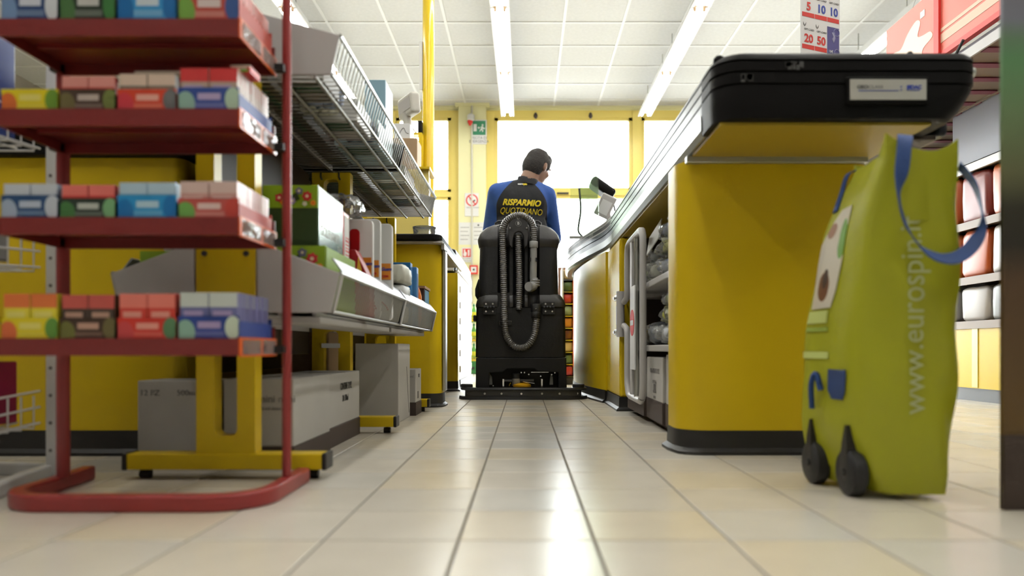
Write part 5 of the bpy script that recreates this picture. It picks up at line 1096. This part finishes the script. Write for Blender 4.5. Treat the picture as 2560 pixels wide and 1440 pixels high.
# horseshoe hose bracket
bc = (mx(1296), mz(578)); o_ = []
o_ += [(bc[0]+.056*math.cos(a), bc[1]+.010+.070*math.sin(a)) for a in [PI*i/16 for i in range(17)]]
o_ += [(bc[0]-.056, bc[1]-.03), (bc[0]-.050, bc[1]-.085), (bc[0]-.034, bc[1]-.10), (bc[0]-.031, bc[1]-.05)]
o_ += [(bc[0]+.030*math.cos(a), bc[1]-.042+.036*math.sin(a)) for a in [PI - PI*i/10 for i in range(11)]]
o_ += [(bc[0]+.031, bc[1]-.05), (bc[0]+.034, bc[1]-.10), (bc[0]+.050, bc[1]-.085), (bc[0]+.056, bc[1]-.03)]
hb_ = MB().prism(o_, 'y', yy-.008, yy+.03).ob('hose_bracket', MGR, Mc, bevel=.005, seg=3)
MB().prism(arc((bc[0], mz(561)), .0165, 0, 2*PI, 22)[:-1], 'y', yy-.0105, yy-.008).ob('logo_disc', GTUBE, hb_); MB().prism(arc((bc[0], mz(561)), .0148, 0, 2*PI, 22)[:-1], 'y', yy-.0113, yy-.0104).ob('logo_field', MGR, hb_)
text('B', .022, mat('silver_print', (.45, .45, .44), .4, .3), hb_, (bc[0], yy-.0115, mz(561)), bold=.0012)
MB().tube([(bc[0]-.011, yy-.010, mz(540)), (bc[0]-.005, yy-.010, mz(550)), (bc[0]+.005, yy-.010, mz(550)), (bc[0]+.011, yy-.010, mz(540))], .002, 6).ob('v_notch', CHROME, hb_)
for s_ in (-1, 1):
    MB().cyl((bc[0]+s_*.047, yy-.012, mz(572)), (bc[0]+s_*.047, yy-.006, mz(572)), .010, 14).ob('screw_seat', MBD, hb_); MB().cyl((bc[0]+s_*.047, yy-.0145, mz(572)), (bc[0]+s_*.047, yy-.011, mz(572)), .005, 10).ob('screw', CHROME, hb_)
MB().tube([(mx(1238), Y0+.10, .985), (mx(1238), Y0+.09, 1.01), (mx(1244), Y0+.09, 1.021), (mx(1346), Y0+.09, 1.021), (mx(1352), Y0+.09, 1.01), (mx(1352), Y0+.10, .985)], .0065, 8).ob('lid_handle', MGR, Mc, 50)
# hinges
for x in (1224, 1372):
    h_ = MB(); h_.box(mx(x-15), mx(x+15), Y0-.028, Y0-.012, mz(768), mz(756)); h_.box(mx(x-15), mx(x+15), Y0-.02, Y0-.003, mz(786), mz(770))
    for k in range(4): h_.cyl((mx(x-14+k*7.4), Y0-.026, mz(769)), (mx(x-9+k*7.4), Y0-.026, mz(769)), .0085, 10)
    ho = h_.ob('hinge', MBD, Mc, 40)
    for dx in (-8.5, 8.5):
        for y_, o2 in ((760.5, -.028), (779, -.02)): MB().cyl((mx(x+dx), Y0+o2-.004, mz(y_)), (mx(x+dx), Y0+o2, mz(y_)), .0052, 10).ob('screw', CHROME, ho)
bx(mx(1182), mx(1190), Y0+.03, Y0+.09, mz(803), mz(787)).ob('side_knob', MBD, Mc, bevel=.006)
MB().prism([(mx(1193), mz(690)), (mx(1184), mz(718)), (mx(1184), mz(735)), (mx(1193), mz(752))], 'y', Y0+.12, Y0+.25).ob('side_grip', MBD, Mc, bevel=.008)
# squeegee
YS = 4.095
sq = MB(); sweep(sq, [(mx(1462), YS+.10), (mx(1452), YS+.03), (mx(1425), YS), (mx(1180), YS), (mx(1162), YS+.03), (mx(1156), YS+.10)], [(-.06, .052), (.008, .052), (.012, .058), (.006, .066), (-.06, .066)])
sq.ob('squeegee_top', MBD, Mc, 40)
q2 = MB(); sweep(q2, [(mx(1452), YS+.09), (mx(1446), YS+.03), (mx(1422), YS+.004), (mx(1184), YS+.004), (mx(1168), YS+.03), (mx(1164), YS+.09)], [(-.02, .016), (.002, .016), (.002, .052), (-.02, .052)])
so = q2.ob('squeegee_bar', mat('squeegee_grey', (.045, .044, .042), .5), Mc, 40)
q3 = MB(); sweep(q3, [(mx(1466), YS+.10), (mx(1452), YS+.03), (mx(1424), YS-.004), (mx(1180), YS-.004), (mx(1160), YS+.03), (mx(1150), YS+.10)], [(-.016, .0005), (.006, .0005), (.003, .018), (-.016, .018)])
q3.ob('squeegee_blade', RUB, Mc, 40)
for x in (1171, 1212, 1254, 1303.5, 1355, 1399, 1443):
    d_ = YS+.003 if 1184 < x < 1422 else YS+.03
    MB().cyl((mx(x)*d_/MY, d_-.008, .034), (mx(x)*d_/MY, d_+.0, .034), .0062, 6).ob('bolt', CHROME if x == 1303.5 else ALU, so, 30)
for s_, x in ((-1, 1168), (1, 1445)): MB().lathe([(.03, .064), (.034, .068), (.034, .082), (.028, .085)], mx(x), YS+.07, 20).ob('bumper_roller', RUB, Mc, 40)
# mechanism in the opening
MB().lathe([(.020, .108), (.023, .11), (.023, .138), (.018, .142)], mx(1290), Y0+.03, 18).ob('hose_end', RUB, Mc, 40); MB().lathe([(.021, .07), (.024, .075), (.023, .112), (.020, .115)], mx(1290), Y0+.03, 18).ob('grey_sleeve', GTUBE, Mc, 40)
MB().lathe([(.05, .066), (.052, .07), (.05, .08), (.02, .088)], mx(1305), Y0+.01, 24).ob('yellow_cap', mat('yellow_orange_plastic', (.80, .42, .01), .35), Mc, 40)
MB().cyl((mx(1256), Y0+.08, .099), (mx(1335), Y0+.08, .099), .008, 10).ob('axle_rod', GTUBE, Mc, 40); bx(mx(1328), mx(1372), Y0+.045, Y0+.06, .146, .149).ob('steel_edge', CHROME, Mc)
for x in (1258, 1355): bx(mx(x-2), mx(x+2), Y0+.02, Y0+.06, .06, .11).ob('steel_lug', CHROME, Mc)
for x in (1226, 1380): MB().prism([(mx(x-6), .075), (mx(x+4), .075), (mx(x+3), .12), (mx(x-3), .14)], 'y', Y0+.05, Y0+.08).ob('lift_arm', GTUBE, Mc, bevel=.003)
MB().tube([(mx(1304), Y0+.0, .10), (mx(1310), Y0-.01, .095), (mx(1336), Y0-.01, .085), (mx(1338), Y0, .076)], .003, 6).ob('wire_spring', CHROME, Mc, 50); MB().tube([(mx(1277), Y0+.0, .09), (mx(1274), Y0, .08), (mx(1273), Y0, .07)], .003, 6).ob('wire_spring', CHROME, Mc, 50)
for k, (x, z) in enumerate(((1303, .146), (1311, .146), (1322, .135), (1380, .134), (1388, .145), (1352, .125), (1232, .07))): MB().cyl((mx(x), Y0+.05, z), (mx(x), Y0+.045, z), .004, 8).ob('screw', CHROME, Mc)
for x in (-.18, .16): MB().lathe([(.05, -.03), (.10, -.03), (.11, -.02), (.11, .02), (.10, .03), (.05, .03)], 0, 0, 26, Matrix.Translation((x, Y0+.55, .11)) @ Matrix.Rotation(PI/2, 4, 'Y')).ob('wheel', RUB, Mc, 40)
MB().lathe([(.05, -.03), (.09, -.03), (.10, -.02), (.10, .02), (.09, .03), (.05, .03)], 0, 0, 26, Matrix.Translation((MX, Y0+1.25, .10)) @ Matrix.Rotation(PI/2, 4, 'Y')).ob('wheel', RUB, Mc, 40)
bx(MX-.20, MX+.20, Y0+.46, Y0+.86, .516, .60).ob('seat_deck', MBL, Mc, bevel=.02); bx(MX-.20, MX+.20, Y0+.48, Y0+.86, .60, .68).ob('seat', RUB, Mc, bevel=.03, seg=4)
bx(MX-.24, MX+.24, Y0+.85, Y0+1.35, .12, .20).ob('footboard', MBL, Mc, bevel=.01); MB().prism([(Y0+1.22, .2), (Y0+1.35, .2), (Y0+1.25, .86), (Y0+1.16, .86)], 'x', MX-.10, MX+.10).ob('steering_column', MBL, Mc, bevel=.02)
MB().tube([(MX+.16*math.cos(a), Y0+1.10+.10*math.sin(a), .90+.09*math.sin(a)) for a in [2*PI*i/28 for i in range(28)]], .013, 8, True).ob('steering_wheel', RUB, Mc, 60); MB().cyl((MX, Y0+1.18, .84), (MX, Y0+1.10, .90), .02, 12).ob('steering_hub', RUB, Mc)

# ------------------------------------------------------------------ the driver
Pn = T('person', 'person in a black and blue work shirt sitting on the scrubber', 'person', (-.02, 4.86, .68))
YD = 4.83
def b(x, y): return (px(x, 4.76), pz(y, 4.76))
SKIN = mat('skin', (.30, .17, .11), .5); HAIR = mat('dark_hair', (.022, .018, .015), .7, bump=(220, .9)); TRO = mat('dark_trousers', (.02, .022, .03), .8)
def remesh(o, v, sm=6):
    r = o.modifiers.new('remesh', 'REMESH'); r.mode = 'VOXEL'; r.voxel_size = v; r.use_smooth_shade = True
    s_ = o.modifiers.new('smooth', 'SMOOTH'); s_.factor = .5; s_.iterations = sm
# head frame: centre, turned to the right and bowed
hc = Vector((px(1344, 4.86), 4.885, pz(412, 4.86))); RH = Matrix.Rotation(-.62, 3, 'Z') @ Matrix.Rotation(-.38, 3, 'X') @ Matrix.Rotation(.12, 3, 'Y')
def hp(x, y, z): return hc + RH @ Vector((x, y, z))          # face looks along +y of the head frame
m = MB()
m.ell(hc, (.074, .093, .098), RH); m.ell(hp(0, .035, -.05), (.056, .062, .068), RH)                       # skull, jaw
m.ell(hp(0, .098, -.012), (.014, .016, .022), RH); m.ell(hp(0, .106, -.028), (.016, .014, .011), RH)      # nose
m.ell(hp(0, .088, -.062), (.024, .012, .007), RH); m.ell(hp(0, .088, -.074), (.021, .012, .007), RH)      # lips
m.ell(hp(0, .078, -.10), (.026, .022, .018), RH); m.ell(hp(0, .086, .022), (.052, .014, .010), RH)        # chin, brow
for s_ in (-1, 1):
    m.ell(hp(s_*.077, -.008, -.018), (.010, .020, .032), RH @ Matrix.Rotation(.25*s_, 3, 'Z')); m.ell(hp(s_*.030, .083, .004), (.014, .010, .010), RH); m.ell(hp(s_*.042, .062, -.035), (.022, .022, .020), RH)
nb = Vector((px(1320, 4.84), 4.84, pz(452, 4.84)))
m.cap(hp(0, -.03, -.05), nb, .054, .06)
tc_ = Vector((-.022, 4.86, 0))
def tp(x, y, z): return Vector((tc_.x+x, tc_.y+y, z))
m.ell(tp(0, .01, 1.20), (.165, .105, .17)); m.ell(tp(0, .0, 1.0), (.15, .10, .19)); m.ell(tp(0, 0, .82), (.165, .12, .12))
sh = {-1: Vector((px(1244, 4.84), 4.85, pz(482, 4.84))), 1: Vector((px(1366, 4.84), 4.88, pz(486, 4.84)))}
el = {-1: Vector((px(1223, 4.88), 4.95, 1.02)), 1: Vector((px(1385, 4.95), 5.02, 1.03))}
hd = {-1: Vector((MX-.155, 5.27, .905)), 1: Vector((MX+.155, 5.27, .905))}
for s_ in (-1, 1):
    m.cap(nb + Vector((0, .01, -.02)), sh[s_], .05, .055); m.cap(sh[s_], el[s_], .055, .042); m.cap(el[s_], hd[s_]-Vector((0, .05, 0)), .040, .026)
    h0 = hd[s_]; m.ell(h0 + Vector((0, -.01, .012)), (.036, .048, .018))
    for k, (dx, ln_) in enumerate(((-.027, .034), (-.009, .04), (.009, .038), (.027, .030))):
        p0 = h0 + Vector((dx, .03, .018)); p1 = p0 + Vector((0, ln_*.6, .0)); p2 = p1 + Vector((0, .012, -.024)); p3 = p2 + Vector((0, -.02, -.012))
        m.cap(p0, p1, .0085); m.cap(p1, p2, .008); m.cap(p2, p3, .0075)
    m.cap(h0 + Vector((-s_*.03, -.01, .008)), h0 + Vector((-s_*.045, .025, -.006)), .010, .009); m.cap(h0 + Vector((-s_*.045, .025, -.006)), h0 + Vector((-s_*.03, .04, -.016)), .009, .008)
    hip = tp(s_*.09, .02, .775); kn = tp(s_*.13, .43, .72); an = tp(s_*.12, .50, .27)
    m.cap(hip, kn, .082, .06); m.cap(kn, an, .055, .04); m.cap(an + Vector((0, -.02, -.03)), an + Vector((0, .13, -.042)), .034, .028)
bo = m.ob('body', SKIN, Pn, 60); remesh(bo, .0075, 3)
for s_ in (-1, 1):
    e_ = MB().ell(hp(s_*.030, .090, .003), .0065, None, 10, 8).ob('eye', SIGNW, Pn, 60); MB().ell(hp(s_*.030, .0955, .003), .0030, None, 8, 6).ob('iris', INK, e_, 60)
    MB().tube([hp(s_*.016, .097, .02), hp(s_*.032, .098, .026), hp(s_*.048, .086, .021)], .004, 6).ob('eyebrow', HAIR, Pn, 60)
m = MB()
m.ell(hp(0, -.008, .016), (.081, .098, .096), RH); m.ell(hp(0, -.040, -.020), (.079, .068, .092), RH); m.ell(hp(0, .04, .065), (.062, .055, .045), RH)
for s_ in (-1, 1): m.ell(hp(s_*.070, .018, .012), (.014, .028, .035), RH)
for k in range(40):
    a = random.uniform(0, 2*PI); t_ = random.uniform(0, 1.1); q_ = Vector((.080*math.sin(t_)*math.cos(a), .095*math.sin(t_)*math.sin(a), .094*math.cos(t_)+.016)); m.cap(hp(*q_), hp(*(q_*1.05)), .009, .004, 2)
ho = m.ob('hair', HAIR, Pn, 60); remesh(ho, .006, 2)
# shirt: black body, blue raglan sleeves
def shirt_mat():
    m = mat('work_shirt', (.012, .013, .015), .8); nt = m.node_tree; L = nt.links.new; p = nt.nodes['Principled BSDF']
    tc = nt.nodes.new('ShaderNodeTexCoord'); sp = nt.nodes.new('ShaderNodeSeparateXYZ'); L(tc.outputs['Object'], sp.inputs[0])
    def mt(op, a, b_):
        n = nt.nodes.new('ShaderNodeMath'); n.operation = op
        for i, q in enumerate((a, b_)):
            if isinstance(q, (int, float)): n.inputs[i].default_value = q
            else: L(q, n.inputs[i])
        return n.outputs[0]
    zr = mt('SUBTRACT', sp.outputs[2], 1.21-.68)                       # height above the belt line
    lim = mt('SUBTRACT', .165, mt('MULTIPLY', mt('POWER', mt('MAXIMUM', zr, 0.), 1.5), 1.64))
    ax = mt('ABSOLUTE', mt('ADD', sp.outputs[0], -.004), 0)
    k = mt('MAXIMUM', mt('GREATER_THAN', ax, lim), mt('GREATER_THAN', sp.outputs[2], 1.385-.68))
    x = nt.nodes.new('ShaderNodeMix'); x.data_type = 'RGBA'; L(k, x.inputs['Factor']); x.inputs['A'].default_value = (.012, .013, .015, 1); x.inputs['B'].default_value = (.025, .085, .32, 1)
    L(x.outputs['Result'], p.inputs['Base Color'])
    n = nt.nodes.new('ShaderNodeTexNoise'); n.inputs['Scale'].default_value = 9; n.inputs['Detail'].default_value = 3; L(tc.outputs['Object'], n.inputs['Vector'])
    bp = nt.nodes.new('ShaderNodeBump'); bp.inputs['Strength'].default_value = .5; bp.inputs['Distance'].default_value = .02; L(n.outputs['Fac'], bp.inputs['Height']); L(bp.outputs[0], p.inputs['Normal'])
    return m
m = MB()
m.ell(tp(0, .005, 1.22), (.180, .118, .165)); m.ell(tp(0, .0, 1.06), (.178, .118, .17)); m.ell(tp(0, -.002, .93), (.176, .12, .15)); m.ell(tp(0, 0, .83), (.180, .13, .10))
for s_ in (-1, 1):
    m.cap(nb + Vector((0, .0, -.035)), sh[s_] + Vector((0, 0, .0)), .058, .066); m.cap(sh[s_], el[s_], .067, .056); m.cap(el[s_], el[s_].lerp(hd[s_], .72), .054, .040)
    m.ell(tp(s_*.085, -.045, 1.24), (.085, .06, .11))
so_ = m.ob('shirt', shirt_mat(), Pn, 60); remesh(so_, .010, 10)
cl = MB(); cr = []
for z_, r_, o3 in ((-.028, .070, 0), (-.012, .068, .0), (.012, .064, .006), (.016, .060, .008), (-.01, .058, .006)): cr.append([nb + Vector((r_*1.05*math.cos(a), r_*.95*math.sin(a)+.004, z_ + .012*math.cos(a)*(-1) + .0*o3)) for a in [2*PI*i/26 for i in range(26)]])
cl.loft(cr, caps=False).ob('collar', mat('dark_collar', (.02, .022, .026), .8), Pn, 60)
m = MB()
m.ell(tp(0, 0, .80), (.178, .132, .09))
for s_ in (-1, 1):
    hip = tp(s_*.09, .02, .775); kn = tp(s_*.13, .43, .72); an = tp(s_*.12, .50, .30); m.cap(hip, kn, .092, .07); m.cap(kn, an, .066, .052)
to = m.ob('trousers', TRO, Pn, 60); remesh(to, .011, 6)
for s_ in (-1, 1):
    an = tp(s_*.12, .50, .27); MB().loft([[(an.x+w*math.cos(a), an.y+.045+l*math.sin(a), z) for a in [2*PI*i/18 for i in range(18)]] for z, w, l in ((.203, .045, .125), (.225, .048, .128), (.25, .043, .10), (.285, .038, .055))]).ob('shoe', INK, Pn, 60)
# lettering on the back, wrapped onto the shirt with a shrinkwrap-free projection
from mathutils.bvhtree import BVHTree
BV = BVHTree.FromObject(so_, bpy.context.evaluated_depsgraph_get())
def back_text(s_, size, m_, x, z, rot=0, **k):
    """flat lettering laid onto the curved back of the shirt"""
    t = text(s_, size, m_, Pn, (x, 4.70, z), (PI/2, 0, 0), ext=0, **k)
    t.data.transform(Matrix.Rotation(rot, 4, 'Y')); L0 = t.location
    for v in t.data.vertices:
        h = BV.ray_cast(Vector((L0.x+v.co.x, -.6, L0.z+v.co.z)), Vector((0, 1, 0)))[0]
        v.co.y = (h.y if h is not None else -.11) - .003 - L0.y
    return t
d_ = 4.745
back_text('RISPARMIO', .053, INKY, px(1303.5, d_), pz(506.5, d_), .045, shear=.28, bold=.0020, sx=.93)
back_text('QUOTIDIANO', .053, INKY, px(1302, d_), pz(527, d_), .045, shear=.28, bold=.0013, sx=.80)
back_text('euro', .018, PAPER, px(1301, d_), pz(456.5, d_), .04, bold=.0011); back_text('spin', .018, INKY, px(1312, d_), pz(457, d_), .04, bold=.0011)
